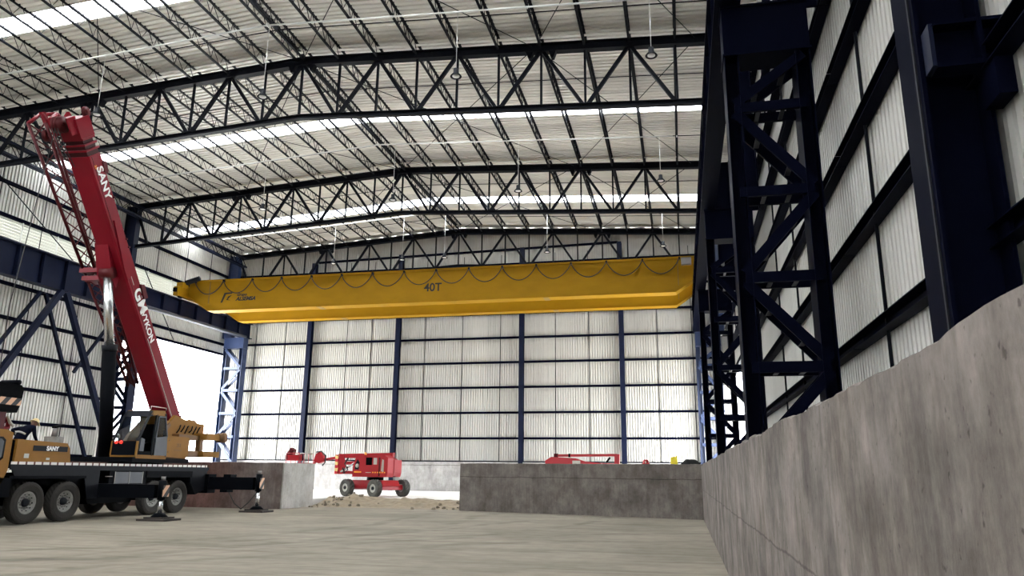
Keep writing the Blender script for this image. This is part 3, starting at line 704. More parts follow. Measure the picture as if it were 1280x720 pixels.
#OBJECTS_BELOW
# ------------------------------------------------------------------ overhead bridge crane
bc = thing('bridge_crane', (-15, 44, 12.2), 'yellow double girder bridge crane spanning the hall, marked 40T', 'crane')
XA, XB = -31.15, 1.15
def box_girder(y0, y1, z0, z1):
    poly = [(XA, 12.55), (-29.6, z0), (0.03, z0), (1.2, 12.35), (XB + 0.05, z1), (XA, z1)]
    g = MB().prism(poly, lambda a, b, sd: (a, y0 + (y1 - y0) * sd, b)).build('girder', 'crane_yellow', bc)
    MB().box(XA, XB, y0 - 0.09, y1 + 0.09, z1, z1 + 0.05).build('top_flange', 'crane_yellow', g)
    pl = [(XA + 0.05, 12.50), (-29.6, z0 - 0.03), (0.03, z0 - 0.03), (1.2, 12.32)]
    for (xa, za), (xb, zb) in zip(pl[:-1], pl[1:]):
        MB().bar((xa, (y0 + y1) / 2, za), (xb, (y0 + y1) / 2, zb), y1 - y0 + 0.12, 0.035).build('bottom_flange', 'crane_yellow', g)
    for xs in (-21.8, -7.4):
        MB().box(xs - 0.16, xs + 0.16, y0 - 0.02, y1 + 0.02, z0 - 0.065, z0 - 0.046).build('splice_plate', 'yellow_dark', g)
    MB().profile([(-0.05, 0), (0.05, 0), (0.03, 0.1), (-0.03, 0.1)], (XA + 0.3, (y0 + y1) / 2, z1 + 0.05), (XB - 0.3, (y0 + y1) / 2, z1 + 0.05)).build('trolley_rail', 'steel_grey', g)
    for xs in (-29.6, 0.2):
        MB().box(xs - 0.02, xs + 0.02, y0 - 0.03, y0, 12.0 if xs < -5 else 11.9, z1).build('seam', 'yellow_dark', g)
    return g
gf = box_girder(42.10, 42.82, 11.55, 13.52)
gr = box_girder(45.62, 46.22, 11.55, 13.52)
for xe in (-31.3, 1.25):
    e = MB().prism([(41.0, 12.38), (47.4, 12.38), (47.4, 12.95), (46.9, 13.15), (41.5, 13.15), (41.0, 12.95)], lambda a, b, sd, xe=xe: (xe - 0.17 + 0.34 * sd, a, b)).build('end_carriage', 'crane_yellow', bc)
    for yw in (41.5, 46.9):
        MB().lathe([(0.0, -0.07), (0.26, -0.07), (0.26, 0.07), (0.0, 0.07)], (xe, yw, 12.53), (1, 0, 0), 18).build('rail_wheel', 'chassis_grey', e)
    for yb in (40.86, 47.4):
        MB().box(xe - 0.10, xe + 0.10, yb, yb + 0.14, 12.6, 12.85).build('buffer', 'black_steel', e)
MB().box(-31.5, -31.05, 41.3, 41.9, 12.95, 13.3).build('drive_motor', 'crane_yellow', bc)
MB().tube((-31.1, 41.7, 13.35), (-30.2, 41.75, 13.62), 0.16, 10).build('cable_drum', 'chassis_grey', bc)
MB().box(0.4, 0.95, 41.85, 42.08, 13.05, 13.45).build('junction_box', 'steel_grey', bc)
# festoon loops along the front girder
loop_me = None
npk = 15; x0, x1 = -30.6, 0.3; st = (x1 - x0) / npk
for i in range(npk):
    if loop_me is None:
        pts = []
        for j in range(13):
            u = j / 12; pts.append((x0 + st * u, 41.9, 13.42 - 0.85 * (1 - (2 * u - 1) ** 2) ** 0.85))
        loop_me = MB().path(pts, 0.030, 5).mesh('festoon_loop', 'cable_black')
    o = link('festoon_loop', loop_me, bc); o.matrix_basis = Matrix.Translation((st * i, 0, 0))
clip_me = MB().box(x0 - 0.05, x0 + 0.05, 41.88, 42.02, 13.38, 13.50).mesh('festoon_carrier', 'chassis_grey')
for i in range(npk + 1):
    o = link('festoon_carrier', clip_me, bc); o.matrix_basis = Matrix.Translation((st * i, 0, 0))
MB().box(x0 - 0.2, x1 + 0.2, 41.98, 42.02, 13.44, 13.52).build('festoon_track', 'crane_yellow', bc)
text('40T', 0.70, (-14.35, 42.09, 12.40), (1, 0, 0), (0, 0, 1), 'print_black', gf, bold=0.012)
text('Grupo', 0.26, (-27.25, 42.09, 12.50), (1, 0, 0), (0, 0, 1), 'print_black', gf, bold=0.008, shear=0.35)
text('ALSEMSA', 0.34, (-26.95, 42.09, 12.22), (1, 0, 0), (0, 0, 1), 'print_black', gf, bold=0.014, shear=0.35)
mb = MB()
mb.prism([(-28.72, 12.02), (-28.60, 12.02), (-28.38, 12.56), (-27.95, 12.60), (-27.92, 12.68), (-28.5, 12.66)], lambda a, b, sd: (a, 42.09 - 0.008 * sd, b))
mb.build('emblem', 'print_black', gf)
MB().prism([(-28.32, 12.18), (-28.2, 12.42), (-27.95, 12.5), (-28.1, 12.36), (-28.22, 12.22), (-28.0, 12.14)], lambda a, b, sd: (a, 42.09 - 0.008 * sd, b)).build('emblem', 'print_black', gf)

# ------------------------------------------------------------------ truck mounted mobile crane
mc = thing('mobile_crane', (-19.05, 20.5, 0), 'ochre and red truck mounted crane with raised boom, standing on outriggers', 'crane')
def part(name, m, mb, par=None): return mb.build(name, m, par if par is not None else mc)
XS = -17.72
ch = part('chassis', 'chassis_dark', MB().box(-19.75, -18.35, 13.8, 26.3, 0.72, 1.38))
dk = part('deck', 'chassis_dark', MB().box(-20.40, XS, 17.35, 26.35, 1.50, 1.60))
tp = MB().box(XS, XS + 0.012, 17.4, 26.2, 1.605, 1.68); part('reflective_strip', 'marker_tape', tp, dk)
part('deck_edge', 'chassis_grey', MB().box(XS - 0.02, XS + 0.008, 17.4, 26.3, 1.46, 1.605), dk)
part('side_skirt', 'chassis_grey', MB().prism([(17.5, 1.46), (20.75, 1.46), (20.75, 0.62), (20.35, 0.62), (20.15, 1.25), (17.6, 1.30)], lambda a, b, sd: (XS - 0.03 - 0.03 * sd, a, b)))
part('wheel_arch', 'chassis_dark', MB().prism([(17.45, 1.30), (20.2, 1.30), (20.2, 1.22), (17.45, 1.22)], lambda a, b, sd: (XS - 0.02 - 0.75 * sd, a, b)))
part('rear_fender', 'chassis_grey', MB().prism([(25.25, 1.46), (26.3, 1.46), (26.3, 0.80), (25.7, 0.62), (25.35, 1.05)], lambda a, b, sd: (XS - 0.03 - 0.6 * sd, a, b)))
part('rear_arch', 'chassis_dark', MB().box(-18.4, XS - 0.02, 22.9, 25.4, 1.24, 1.46))
part('underbody_tank', 'black_steel', MB().prism([(20.8, 0.45), (22.7, 0.45), (22.9, 0.7), (22.9, 1.05), (20.7, 1.05), (20.7, 0.6)], lambda a, b, sd: (-19.6 + 1.5 * sd, a, b)))
cbn = part('tool_cabinet', 'chassis_dark', MB().box(-18.5, XS - 0.05, 21.2, 22.95, 1.0, 1.46))
for ya in (21.45, 22.1):
    dpn = part('cabinet_door', 'cabinet_grey', MB().box(XS - 0.05, XS - 0.03, ya, ya + 0.6, 1.06, 1.42), cbn)
for ya in (21.42, 22.08, 22.72):
    part('door_trim', 'steel_grey', MB().box(XS - 0.035, XS - 0.02, ya - 0.012, ya + 0.012, 1.05, 1.43), cbn)
part('step_rung', 'steel_grey', MB().tube((XS - 0.03, 21.0, 1.28), (XS - 0.03, 21.3, 1.28), 0.015, 6), cbn)

# wheels
def make_wheel():
    w = bpy.data.objects.new('wheel', None); C.objects.link(w)
    R0 = 0.57
    ty = MB().lathe([(0.30, 0.10), (0.34, 0.13), (0.47, 0.155), (0.53, 0.14), (0.56, 0.12), (R0, 0.09), (R0, 0.03), (R0, -0.03), (R0, -0.09), (0.56, -0.12), (0.53, -0.14), (0.47, -0.155), (0.34, -0.13), (0.30, -0.10)], (0, 0, 0), (1, 0, 0), 64, lug=({5, 6, 7, 8}, 0.018)).build('tyre', 'rubber', w)
    MB().lathe([(0.0, 0.02), (0.12, 0.02), (0.20, 0.03), (0.25, 0.075), (0.30, 0.105), (0.315, 0.10), (0.30, -0.10), (0.0, -0.10)], (0, 0, 0), (1, 0, 0), 32).build('rim', 'rim_grey', w)
    hb = MB().lathe([(0.0, 0.12), (0.07, 0.12), (0.10, 0.09), (0.115, 0.02)], (0, 0, 0), (1, 0, 0), 20).build('hub', 'chassis_grey', w)
    for k in range(10):
        t = 2 * math.pi * k / 10
        MB().tube((0.02, 0.165 * math.cos(t), 0.165 * math.sin(t)), (0.075, 0.165 * math.cos(t), 0.165 * math.sin(t)), 0.018, 6).build('wheel_nut', 'chrome', w)
        MB().tube((0.045, 0.235 * math.cos(t + 0.3), 0.235 * math.sin(t + 0.3)), (0.062, 0.235 * math.cos(t + 0.3), 0.235 * math.sin(t + 0.3)), 0.024, 8).build('vent_hole', 'black_steel', w)
    index_children(w); return w
wp = make_wheel(); first = True
for (xw, yw) in [(-17.90, 16.75), (-17.90, 18.21), (-17.90, 19.56), (-17.90, 23.40), (-17.90, 24.70), (-20.2, 16.75), (-20.2, 18.21), (-20.2, 19.56), (-20.2, 23.40), (-20.2, 24.70)]:
    w = wp if first else copy_tree(wp); first = False
    w.parent = mc; w.location = Vector((xw, yw, 0.575)) - Vector(mc.location)
    w.rotation_euler = (random.uniform(0, 6), 0, 0 if xw > -19 else math.pi)
for yw in (16.75, 18.21, 19.56, 23.4, 24.7):
    part('axle', 'black_steel', MB().tube((-20.1, yw, 0.575), (-18.0, yw, 0.575), 0.10, 8))
part('gearbox', 'black_steel', MB().box(-19.5, -18.6, 20.2, 23.0, 0.42, 0.75))

# outriggers
def outrigger(yb, z0, z1, ye, hz, inner=-18.6):
    bm_ = part('outrigger_beam', 'chassis_dark', MB().box(inner, -15.75, yb - 0.19, yb + 0.19, z0, z1))
    hs = part('jack_housing', 'chassis_dark', MB().tube((-15.62, yb, z0 - 0.05), (-15.62, yb, z1 + 0.12), 0.12, 12), bm_)
    part('jack_cap', 'steel_grey', MB().tube((-15.62, yb, z1 + 0.12), (-15.62, yb, z1 + 0.24), 0.07, 10), bm_)
    part('hazard_plate', 'hazard', MB().box(-15.50, -15.48, yb - 0.13, yb + 0.15, z0 + 0.04, z1 - 0.02), bm_)
    part('jack_rod', 'chrome', MB().tube((-15.62, yb, 0.2), (-15.62, yb, z0), 0.075, 12), bm_)
    part('float_pad', 'chassis_dark', MB().cone((-15.62, yb, 0.10), (-15.62, yb, 0.22), 0.27, 0.14, 16), bm_)
    part('ground_plate', 'rust_plate', MB().box(-16.10, -15.14, yb - 0.40, yb + 0.40, 0.0, 0.06), bm_)
    part('ground_plate', 'rust_plate', MB().box(-15.95, -15.29, yb - 0.28, yb + 0.28, 0.06, 0.11), bm_)
    return bm_
o1 = outrigger(20.95, 0.66, 1.06, 0, 0)
o2 = outrigger(26.45, 0.80, 1.26, 0, 0)
part('beam_lug', 'chassis_dark', MB().box(-17.0, -16.7, 26.25, 26.65, 1.26, 1.36), o2)
part('beam_lug', 'chassis_dark', MB().box(-17.1, -16.8, 26.25, 26.65, 0.70, 0.80), o2)
part('beam_sleeve', 'chassis_dark', MB().box(-18.9, -17.6, 26.2, 26.7, 0.66, 1.36), o2)
part('hose', 'cable_black', MB().path([(-16.9, 26.5, 0.75), (-16.6, 26.5, 0.3), (-16.3, 26.5, 0.1), (-16.0, 26.5, 0.35), (-15.7, 26.5, 0.7)], 0.02, 5), o2)

# engine hood with name plate, exhaust
hd = part('engine_hood', 'ochre', MB().prism([(17.50, 1.68), (19.46, 1.68), (19.38, 2.08), (19.26, 2.23), (17.50, 2.28)], lambda a, b, sd: (-18.95 + 1.23 * sd, a, b)))
part('name_plate', 'chassis_grey', MB().box(XS, XS + 0.012, 18.05, 19.28, 1.98, 2.13), hd)
text('SANY', 0.17, (XS + 0.016, 18.72, 2.055), (0, 1, 0), (0, 0, 1), 'print_white', hd, bold=0.006, ext=0.004)
part('notice_label', 'reflective', MB().box(XS, XS + 0.006, 17.78, 17.94, 1.78, 1.90), hd)
part('notice_label', 'reflective', MB().box(XS, XS + 0.006, 18.55, 18.67, 1.74, 1.80), hd)
part('hood_gap', 'black_steel', MB().box(-19.2, XS - 0.08, 17.32, 17.52, 1.60, 2.25))
ex = part('exhaust_stack', 'steel_grey', MB().cone((-18.15, 19.17, 2.42), (-18.15, 19.20, 2.70), 0.085, 0.07, 12))
part('exhaust_box', 'rim_grey', MB().box(-18.35, -17.95, 19.02, 19.34, 2.25, 2.42), ex)
part('rain_cap', 'black_steel', MB().bar((-18.15, 19.12, 2.69), (-18.15, 19.42, 2.78), 0.16, 0.05), ex)
# driver cab
dc = part('driver_cab', 'ochre', MB().prism([(14.7, 0.75), (17.05, 0.75), (17.33, 1.45), (17.33, 2.44), (17.1, 2.52), (15.0, 2.52), (14.5, 1.7)], lambda a, b, sd: (-20.3 + 2.58 * sd, a, b)))
part('cab_window', 'glass_dark', MB().prism([(15.4, 1.68), (17.02, 1.68), (17.12, 1.76), (17.12, 2.24), (17.02, 2.32), (15.3, 2.32)], lambda a, b, sd: (XS + 0.008 * sd, a, b)), dc)
part('window_pane', 'cabinet_grey', MB().prism([(15.4, 1.72), (16.98, 1.72), (17.06, 1.80), (17.06, 2.20), (16.98, 2.27), (15.4, 2.27)], lambda a, b, sd: (XS + 0.006 + 0.008 * sd, a, b)), dc)
part('cab_step', 'chassis_dark', MB().box(-18.6, XS, 16.9, 17.5, 0.75, 1.25), dc)

# hook block parked over the driver cab
hk = part('hook_block', 'black_steel', MB().prism([(16.95, 3.82), (17.85, 3.80), (17.96, 3.70), (17.93, 3.28), (17.84, 3.02), (17.05, 3.02), (16.9, 3.3)], lambda a, b, sd: (-18.75 + 0.5 * sd, a, b)))
part('hazard_band', 'hazard', MB().prism([(16.95, 3.22), (17.90, 3.22), (17.92, 3.42), (16.95, 3.42)], lambda a, b, sd: (-18.25 + 0.012 * sd, a, b)), hk)
part('sheave_pin', 'chassis_dark', MB().tube((-18.8, 17.72, 3.86), (-18.2, 17.72, 3.86), 0.07, 10), hk)
part('hook', 'boom_red', MB().path([(-18.5, 17.55, 3.02), (-18.5, 17.62, 2.88), (-18.5, 17.85, 2.80), (-18.5, 17.86, 2.62), (-18.5, 17.62, 2.53), (-18.5, 17.42, 2.62)], 0.07, 8), hk)
part('hook_shackle', 'reflective', MB().path([(-18.4, 17.70, 2.92), (-18.38, 17.80, 2.74), (-18.38, 17.92, 2.66)], 0.04, 6), hk)
part('hook_stand', 'boom_red_dark', MB().box(-18.65, -18.35, 17.0, 17.6, 2.52, 3.02), hk)
part('hoist_rope', 'cable_black', MB().path([(-18.5, 17.3, 3.8), (-18.5, 17.25, 6.0), (-18.62, 17.9, 12.0)], 0.014, 5), hk)

# superstructure in its own slewed frame (forward u, sideways s, up z)
a5 = math.radians(5)
SF = Matrix(((math.sin(a5), math.cos(a5), 0, -19.05), (-math.cos(a5), math.sin(a5), 0, 23.9), (0, 0, 1, 0), (0, 0, 0, 1)))
def L3(u, s, z): return SF @ Vector((u, s, z))
Fv = Vector((math.sin(a5), -math.cos(a5), 0)); Sv = Vector((math.cos(a5), math.sin(a5), 0))
tt = part('turntable', 'chassis_dark', MB().lathe([(0, 1.60), (0.95, 1.60), (0.95, 1.72), (0.8, 1.74), (0.8, 1.86), (0, 1.86)], (-19.05, 23.9, 0), (0, 0, 1), 32))
sp_ = part('turntable_frame', 'chassis_dark', MB(SF).box(-1.3, 2.1, -1.1, 1.28, 1.74, 1.90))
part('boom_support', 'ochre_dark', MB(SF).prism([(0.3, 1.9), (-2.2, 1.9), (-2.0, 3.35), (-1.2, 3.5), (-0.2, 2.7)], lambda a, b, sd: (a, -0.62 + 0.12 * sd, b)), sp_)
part('boom_support', 'ochre', MB(SF).prism([(0.3, 1.9), (-2.2, 1.9), (-2.0, 3.35), (-1.2, 3.5), (-0.2, 2.7)], lambda a, b, sd: (a, 0.50 + 0.12 * sd, b)), sp_)
# operator cab
oc = bpy.data.objects.new('operator_cab', None); C.objects.link(oc); oc.parent = mc; oc.matrix_parent_inverse = Matrix.Translation(-Vector(mc.location))
s0, s1 = 0.36, 1.30
side = [(0.24, 1.90), (1.92, 1.90), (1.98, 2.35), (1.34, 3.46), (0.58, 3.50), (0.30, 2.9)]
part('cab_floor', 'ochre', MB(SF).box(0.24, 1.96, s0, s1, 1.86, 1.98), oc)
part('cab_roof', 'ochre', MB(SF).prism([(0.50, 3.34), (1.42, 3.32), (1.30, 3.48), (0.60, 3.52)], lambda a, b, sd: (a, s0 + (s1 - s0) * sd, b)), oc)
part('roof_front', 'chassis_grey', MB(SF).prism([(1.30, 3.28), (1.52, 3.25), (1.36, 3.46), (1.28, 3.46)], lambda a, b, sd: (a, s0 + (s1 - s0) * sd, b)), oc)
def post(p, q, w, m): part('cab_post', m, MB(SF).bar(p, q, w, w), oc)
for s in (s0 + 0.03, s1 - 0.03):
    post((1.94, s, 1.96), (1.93, s, 2.42), 0.07, 'ochre'); post((1.93, s, 2.40), (1.40, s, 3.40), 0.06, 'chassis_grey'); post((0.28, s, 1.96), (0.55, s, 3.42), 0.08, 'chassis_grey')
post((1.10, s1 - 0.03, 1.96), (1.02, s1 - 0.03, 3.36), 0.06, 'chassis_grey')
part('cab_rear', 'ochre', MB(SF).prism([(0.24, 1.96), (0.30, 1.96), (0.60, 3.40), (0.52, 3.42)], lambda a, b, sd: (a, s0 + (s1 - s0) * sd, b)), oc)
part('front_panel', 'chassis_dark', MB(SF).prism([(1.94, 1.96), (1.98, 1.96), (1.97, 2.42), (1.92, 2.42)], lambda a, b, sd: (a, s0 + 0.05 + (s1 - s0 - 0.1) * sd, b)), oc)
part('windscreen', 'glass', MB(SF).prism([(1.91, 2.44), (1.93, 2.44), (1.42, 3.36), (1.40, 3.36)], lambda a, b, sd: (a, s0 + 0.06 + (s1 - s0 - 0.12) * sd, b)), oc)
part('far_side_panel', 'chassis_dark', MB(SF).prism([(0.28, 1.96), (1.90, 1.96), (1.90, 2.35), (0.34, 2.35)], lambda a, b, sd: (a, s0 + 0.02 * sd, b)), oc)
part('side_panel', 'chassis_dark', MB(SF).prism([(1.13, 1.98), (1.9, 1.98), (1.9, 2.10), (1.13, 2.10)], lambda a, b, sd: (a, s1 - 0.04 + 0.02 * sd, b)), oc)
drr = [(0.26, 1.98), (1.02, 1.98), (0.96, 3.28), (0.58, 3.30), (0.32, 2.72)]
part('cab_door', 'cabinet_grey', MB(SF).prism([(0.26, 1.98), (1.02, 1.98), (0.99, 2.55), (0.34, 2.62)], lambda a, b, sd: (a, s1 + 0.03 * sd, b)), oc)
part('door_glass', 'glass', MB(SF).prism([(0.36, 2.62), (0.97, 2.56), (0.94, 3.26), (0.58, 3.28)], lambda a, b, sd: (a, s1 + 0.005 + 0.012 * sd, b)), oc)
for p, q in (((0.34, 2.62), (0.56, 3.30)), ((0.56, 3.30), (0.95, 3.28)), ((0.95, 3.28), (1.0, 2.55)), ((1.0, 2.55), (0.34, 2.62))):
    part('door_frame', 'cabinet_grey', MB(SF).bar((p[0], s1 + 0.015, p[1]), (q[0], s1 + 0.015, q[1]), 0.04, 0.05), oc)
part('cab_seat', 'black_steel', MB(SF).prism([(0.5, 2.0), (1.15, 2.0), (1.2, 2.35), (0.85, 2.42), (0.66, 3.05), (0.52, 3.0)], lambda a, b, sd: (a, 0.6 + 0.45 * sd, b)), oc)
part('control_console', 'cabinet_grey', MB(SF).prism([(1.35, 2.0), (1.6, 2.0), (1.55, 2.55), (1.35, 2.5)], lambda a, b, sd: (a, 0.95 + 0.2 * sd, b)), oc)
part('rear_window_panel', 'black_steel', MB(SF).box(0.40, 0.44, s0 + 0.05, s1 - 0.05, 2.0, 2.6), oc)
for ss in (0.55, 0.72):
    part('red_light', 'lamp_red', MB(SF).lathe([(0, 0), (0.06, 0.0), (0.05, 0.05), (0, 0.06)], (1.97, ss, 2.38), (1, 0, 0), 12), oc)
part('roof_rail', 'galvanised', MB(SF).path([(0.4, s1 - 0.1, 3.55), (0.4, s1 - 0.1, 3.62), (1.3, s1 - 0.1, 3.62), (1.3, s1 - 0.1, 3.5)], 0.014, 5), oc)
# machinery behind the cab
sb = part('side_box', 'ochre', MB(SF).prism([(0.18, 1.94), (-1.20, 1.94), (-1.30, 2.02), (-1.30, 2.62), (-1.22, 2.68), (0.18, 2.68)], lambda a, b, sd: (a, 0.66 + 0.56 * sd, b)))
text('25T', 0.18, L3(-0.62, 1.226, 2.36), -Fv, (0, 0, 1), 'ochre_dark', sb, ext=0.003)
part('box_line', 'ochre_dark', MB(SF).box(-0.85, -0.35, 1.22, 1.226, 2.18, 2.20), sb)
for u_, z_ in ((0.05, 2.5), (0.05, 2.1)): part('box_latch', 'ochre_dark', MB(SF).box(u_ - 0.06, u_, 1.22, 1.235, z_, z_ + 0.04), sb)
wf = part('winch_frame', 'ochre', MB(SF).prism([(-0.35, 2.66), (-3.3, 2.66), (-3.3, 3.28), (-2.6, 3.30), (-2.2, 3.42), (-1.8, 3.30), (-0.6, 3.26)], lambda a, b, sd: (a, 0.56 + 0.05 * sd, b)))
part('winch_side', 'ochre', MB(SF).prism([(-0.8, 2.1), (-3.3, 2.6), (-3.3, 3.28), (-2.6, 3.30), (-1.8, 3.30), (-0.8, 3.2)], lambda a, b, sd: (a, -0.65 + 0.05 * sd, b)), wf)
for u_ in (-1.7, -2.65):
    part('winch_drum', 'ochre_dark', MB(SF).lathe([(0, -0.55), (0.34, -0.55), (0.34, -0.47), (0.26, -0.47), (0.26, 0.47), (0.34, 0.47), (0.34, 0.52), (0.22, 0.54), (0, 0.54)], (u_, 0, 3.08), (0, 1, 0), 20), wf)
    for k in range(5):
        part('rope_turn', 'steel_grey', MB(SF).path([(u_ + 0.27 * math.cos(t), -0.35 + 0.17 * k, 3.08 + 0.27 * math.sin(t)) for t in [2 * math.pi * j / 12 for j in range(13)]], 0.03, 5), wf)
part('brace_plate', 'ochre_dark', MB(SF).bar((-0.35, 0.63, 2.72), (-0.85, 0.63, 3.15), 0.05, 0.14), wf)
for k in range(6):
    part('hydraulic_hose', 'black_steel', MB(SF).path([(-1.3 - 0.28 * k, 0.66, 2.85 + 0.05 * (k % 2)), (-1.4 - 0.28 * k, 0.70, 3.0 + 0.06 * (k % 3)), (-1.52 - 0.28 * k, 0.66, 3.15)], 0.025, 5), wf)
cw = part('counterweight_beam', 'ochre', MB(SF).box(-3.75, -2.55, -0.9, 1.20, 2.66, 2.90))
part('beam_end', 'ochre_dark', MB(SF).tube((-3.72, 1.0, 2.78), (-3.72, 1.32, 2.78), 0.20, 10), cw)
part('beam_under', 'ochre_dark', MB(SF).box(-2.55, -1.1, 0.5, 0.9, 2.62, 2.80), cw)
part('lower_beam', 'ochre', MB(SF).box(-3.70, -2.5, -0.9, 1.15, 2.00, 2.22), cw)
part('lower_beam', 'ochre_dark', MB(SF).box(-2.5, -1.2, 0.3, 0.95, 2.00, 2.22), cw)
part('beam_post', 'ochre_dark', MB(SF).box(-2.68, -2.45, 0.80, 1.0, 2.22, 2.66), cw)
part('rail_post', 'steel_grey', MB(SF).tube((-3.62, 0.6, 2.9), (-3.62, 0.6, 3.1), 0.02, 5), cw)

# boom
bd = Vector((0.623, 0.783)); bn = Vector((bd.y, -bd.x))       # along, and toward underside
def BP(t, n, s):      # t along from back-top origin, n toward underside, s sideways
    p = Vector((-1.17, 4.37)) + bd * t + bn * n
    return L3(p.x, s, p.y)
def boom_box(t0, t1, n0, n1, sa, sb_, ch=0.0):
    mb = MB(); c = ch
    pr = [(n0, sa), (n0, sb_), (n1 - c, sb_), (n1, sb_ - c), (n1, sa + c), (n1 - c, sa)] if c else [(n0, sa), (n0, sb_), (n1, sb_), (n1, sa)]
    k = len(pr); mb.add([BP(t0, n, s) for n, s in pr] + [BP(t1, n, s) for n, s in pr], [(i, (i + 1) % k, k + (i + 1) % k, k + i) for i in range(k)] + [tuple(range(k))[::-1], tuple(range(k, 2 * k))])
    return mb
SA, SB, H = -0.34, 0.40, 0.62
bm = part('boom', 'boom_red', boom_box(-1.3, 9.25, 0.0, H, SA, SB, 0.05))
for i, (t0, t1, e) in enumerate([(9.25, 9.40, -0.02), (9.40, 9.46, 0.03), (9.46, 9.58, -0.045), (9.58, 9.64, 0.012), (9.64, 9.76, -0.06), (9.76, 9.82, 0.0)]):
    part('boom_collar', 'boom_red' if e > -0.01 else 'collar_dark', boom_box(t0, t1, -e, H + e, SA - e, SB + e), bm)
part('boom_head', 'boom_red', boom_box(9.82, 10.45, -0.05, H + 0.02, SA + 0.02, SB - 0.02), bm)
part('head_cheek', 'boom_red', boom_box(10.0, 10.55, H - 0.10, H + 0.30, SB - 0.14, SB - 0.09), bm)
part('head_cheek', 'boom_red', boom_box(10.0, 10.6, H - 0.10, H + 0.36, SA + 0.04, SA + 0.09), bm)
for k in range(3):
    part('sheave', 'boom_red_dark', MB().lathe([(0.05, -0.03), (0.26, -0.03), (0.22, 0), (0.26, 0.03), (0.05, 0.03)], BP(10.35, H + 0.22, SA + 0.18 + 0.11 * k), Sv, 18), bm)
part('top_sheave', 'boom_red_dark', MB().lathe([(0.04, -0.03), (0.18, -0.03), (0.15, 0), (0.18, 0.03), (0.04, 0.03)], BP(10.55, -0.05, SB - 0.1), Sv, 16), bm)
for k in range(3):
    part('hoist_rope', 'cable_black', MB().path([BP(10.3, H + 0.48, SA + 0.18 + 0.1 * k), BP(9.6, H + 0.40, SA + 0.18 + 0.1 * k), BP(9.0, H + 0.25, SA + 0.16 + 0.1 * k)], 0.014, 5), bm)
part('edge_stripe', 'boom_red_dark', boom_box(0.2, 9.2, H - 0.17, H - 0.15, SB + 0.0, SB + 0.008), bm)
part('white_stripe', 'reflective', boom_box(-0.8, 2.55, H - 0.155, H - 0.125, SB, SB + 0.008), bm)
part('side_lug', 'boom_red', MB().prism([(5.0, H - 0.02), (6.3, H - 0.02), (5.3, H + 0.34), (4.75, H + 0.30)], lambda a, b, sd: BP(a, b, SA - 0.02 + 0.5 * sd)), bm)
part('lug_plate', 'boom_red', MB().prism([(5.0, H * 0.35), (7.0, H * 0.6), (5.3, H), (4.9, H)], lambda a, b, sd: BP(a, b, SB + 0.05 * sd)), bm)
part('hose_guide', 'boom_red_dark', MB().prism([(3.95, 0.12), (4.5, 0.05), (4.4, -0.12), (3.9, -0.1)], lambda a, b, sd: BP(a, b, SB - 0.1 + 0.18 * sd)), bm)
part('side_bracket', 'boom_red_dark', MB().prism([(8.6, 0.1), (8.95, 0.05), (8.9, -0.14), (8.5, -0.05)], lambda a, b, sd: BP(a, b, SB - 0.2 + 0.25 * sd)), bm)
for t in (7.7, 6.2, 5.9, -0.9, -1.1):
    part('bolt', 'boom_red_dark', MB().tube(BP(t, 0.02, SB), BP(t, 0.02, SB + 0.05), 0.035, 8), bm)
part('length_marks', 'reflective', boom_box(4.6, 6.6, H - 0.30, H - 0.27, SB, SB + 0.006), bm)
dw = -(Fv * bd.x + Vector((0, 0, 1)) * bd.y); upv = -(Fv * bn.x + Vector((0, 0, 1)) * bn.y)
text('SANY', 0.44, BP(8.28, 0.27, SB + 0.012), dw, upv, 'print_white', bm, bold=0.010)
text('GM', 0.62, BP(3.95, 0.26, SB + 0.012), dw, upv, 'print_white', bm, bold=0.018)
text('VYKON', 0.36, BP(2.93, 0.30, SB + 0.012), dw, upv, 'print_white', bm, bold=0.008)
text('25', 0.14, BP(8.85, 0.42, SB + 0.012), dw, upv, 'amber', bm, ext=0.003)
# luffing cylinder
part('luffing_barrel', 'chassis_dark', MB(SF).tube((1.62, -0.05, 1.9), (2.17, -0.05, 5.60), 0.22, 20))
cy = part('luffing_rod', 'chrome', MB(SF).tube((2.17, -0.05, 5.55), (2.75, -0.05, 7.95), 0.155, 20))
part('rod_eye', 'boom_red_dark', MB(SF).tube((2.78, -0.25, 8.0), (2.78, 0.15, 8.0), 0.20, 14), cy)
part('barrel_collar', 'chassis_grey', MB(SF).tube((2.12, -0.05, 5.42), (2.18, -0.05, 5.62), 0.24, 20), cy)

# lattice fly jib stowed along the boom
jb = bpy.data.objects.new('lattice_jib', None); C.objects.link(jb); jb.parent = mc; jb.matrix_parent_inverse = Matrix.Translation(-Vector(mc.location))
top = [(5.95, -0.55, 12.05), (4.95, -0.55, 12.35), (5.95, -1.15, 12.05), (4.95, -1.15, 12.35)]
mid = [(2.62, -0.62, 8.10), (2.02, -0.62, 8.30), (2.62, -1.05, 8.10), (2.02, -1.05, 8.30)]
bot = [(-0.42, -0.70, 4.52), (-0.62, -0.70, 4.62), (-0.42, -0.95, 4.52), (-0.62, -0.95, 4.62)]
def lat(A, B, n, r):
    for i in range(4):
        part('chord', 'boom_red_dark', MB(SF).tube(A[i], B[i], r, 7), jb)
    for i, j in ((0, 1), (2, 3), (0, 2), (1, 3)):
        pts = []
        for k in range(n + 1):
            a = A[i] if k % 2 == 0 else A[j]; b = B[i] if k % 2 == 0 else B[j]; f = k / n
            pts.append(tuple(a[q] * (1 - f) + b[q] * f for q in range(3)))
        part('lacing', 'boom_red_dark', MB(SF).path(pts, r * 0.5, 5), jb)
lat(top, mid, 11, 0.055); lat(mid, bot, 14, 0.05)
part('jib_bracket', 'boom_red', MB(SF).box(1.95, 2.75, -1.15, -0.2, 8.05, 8.22), jb)
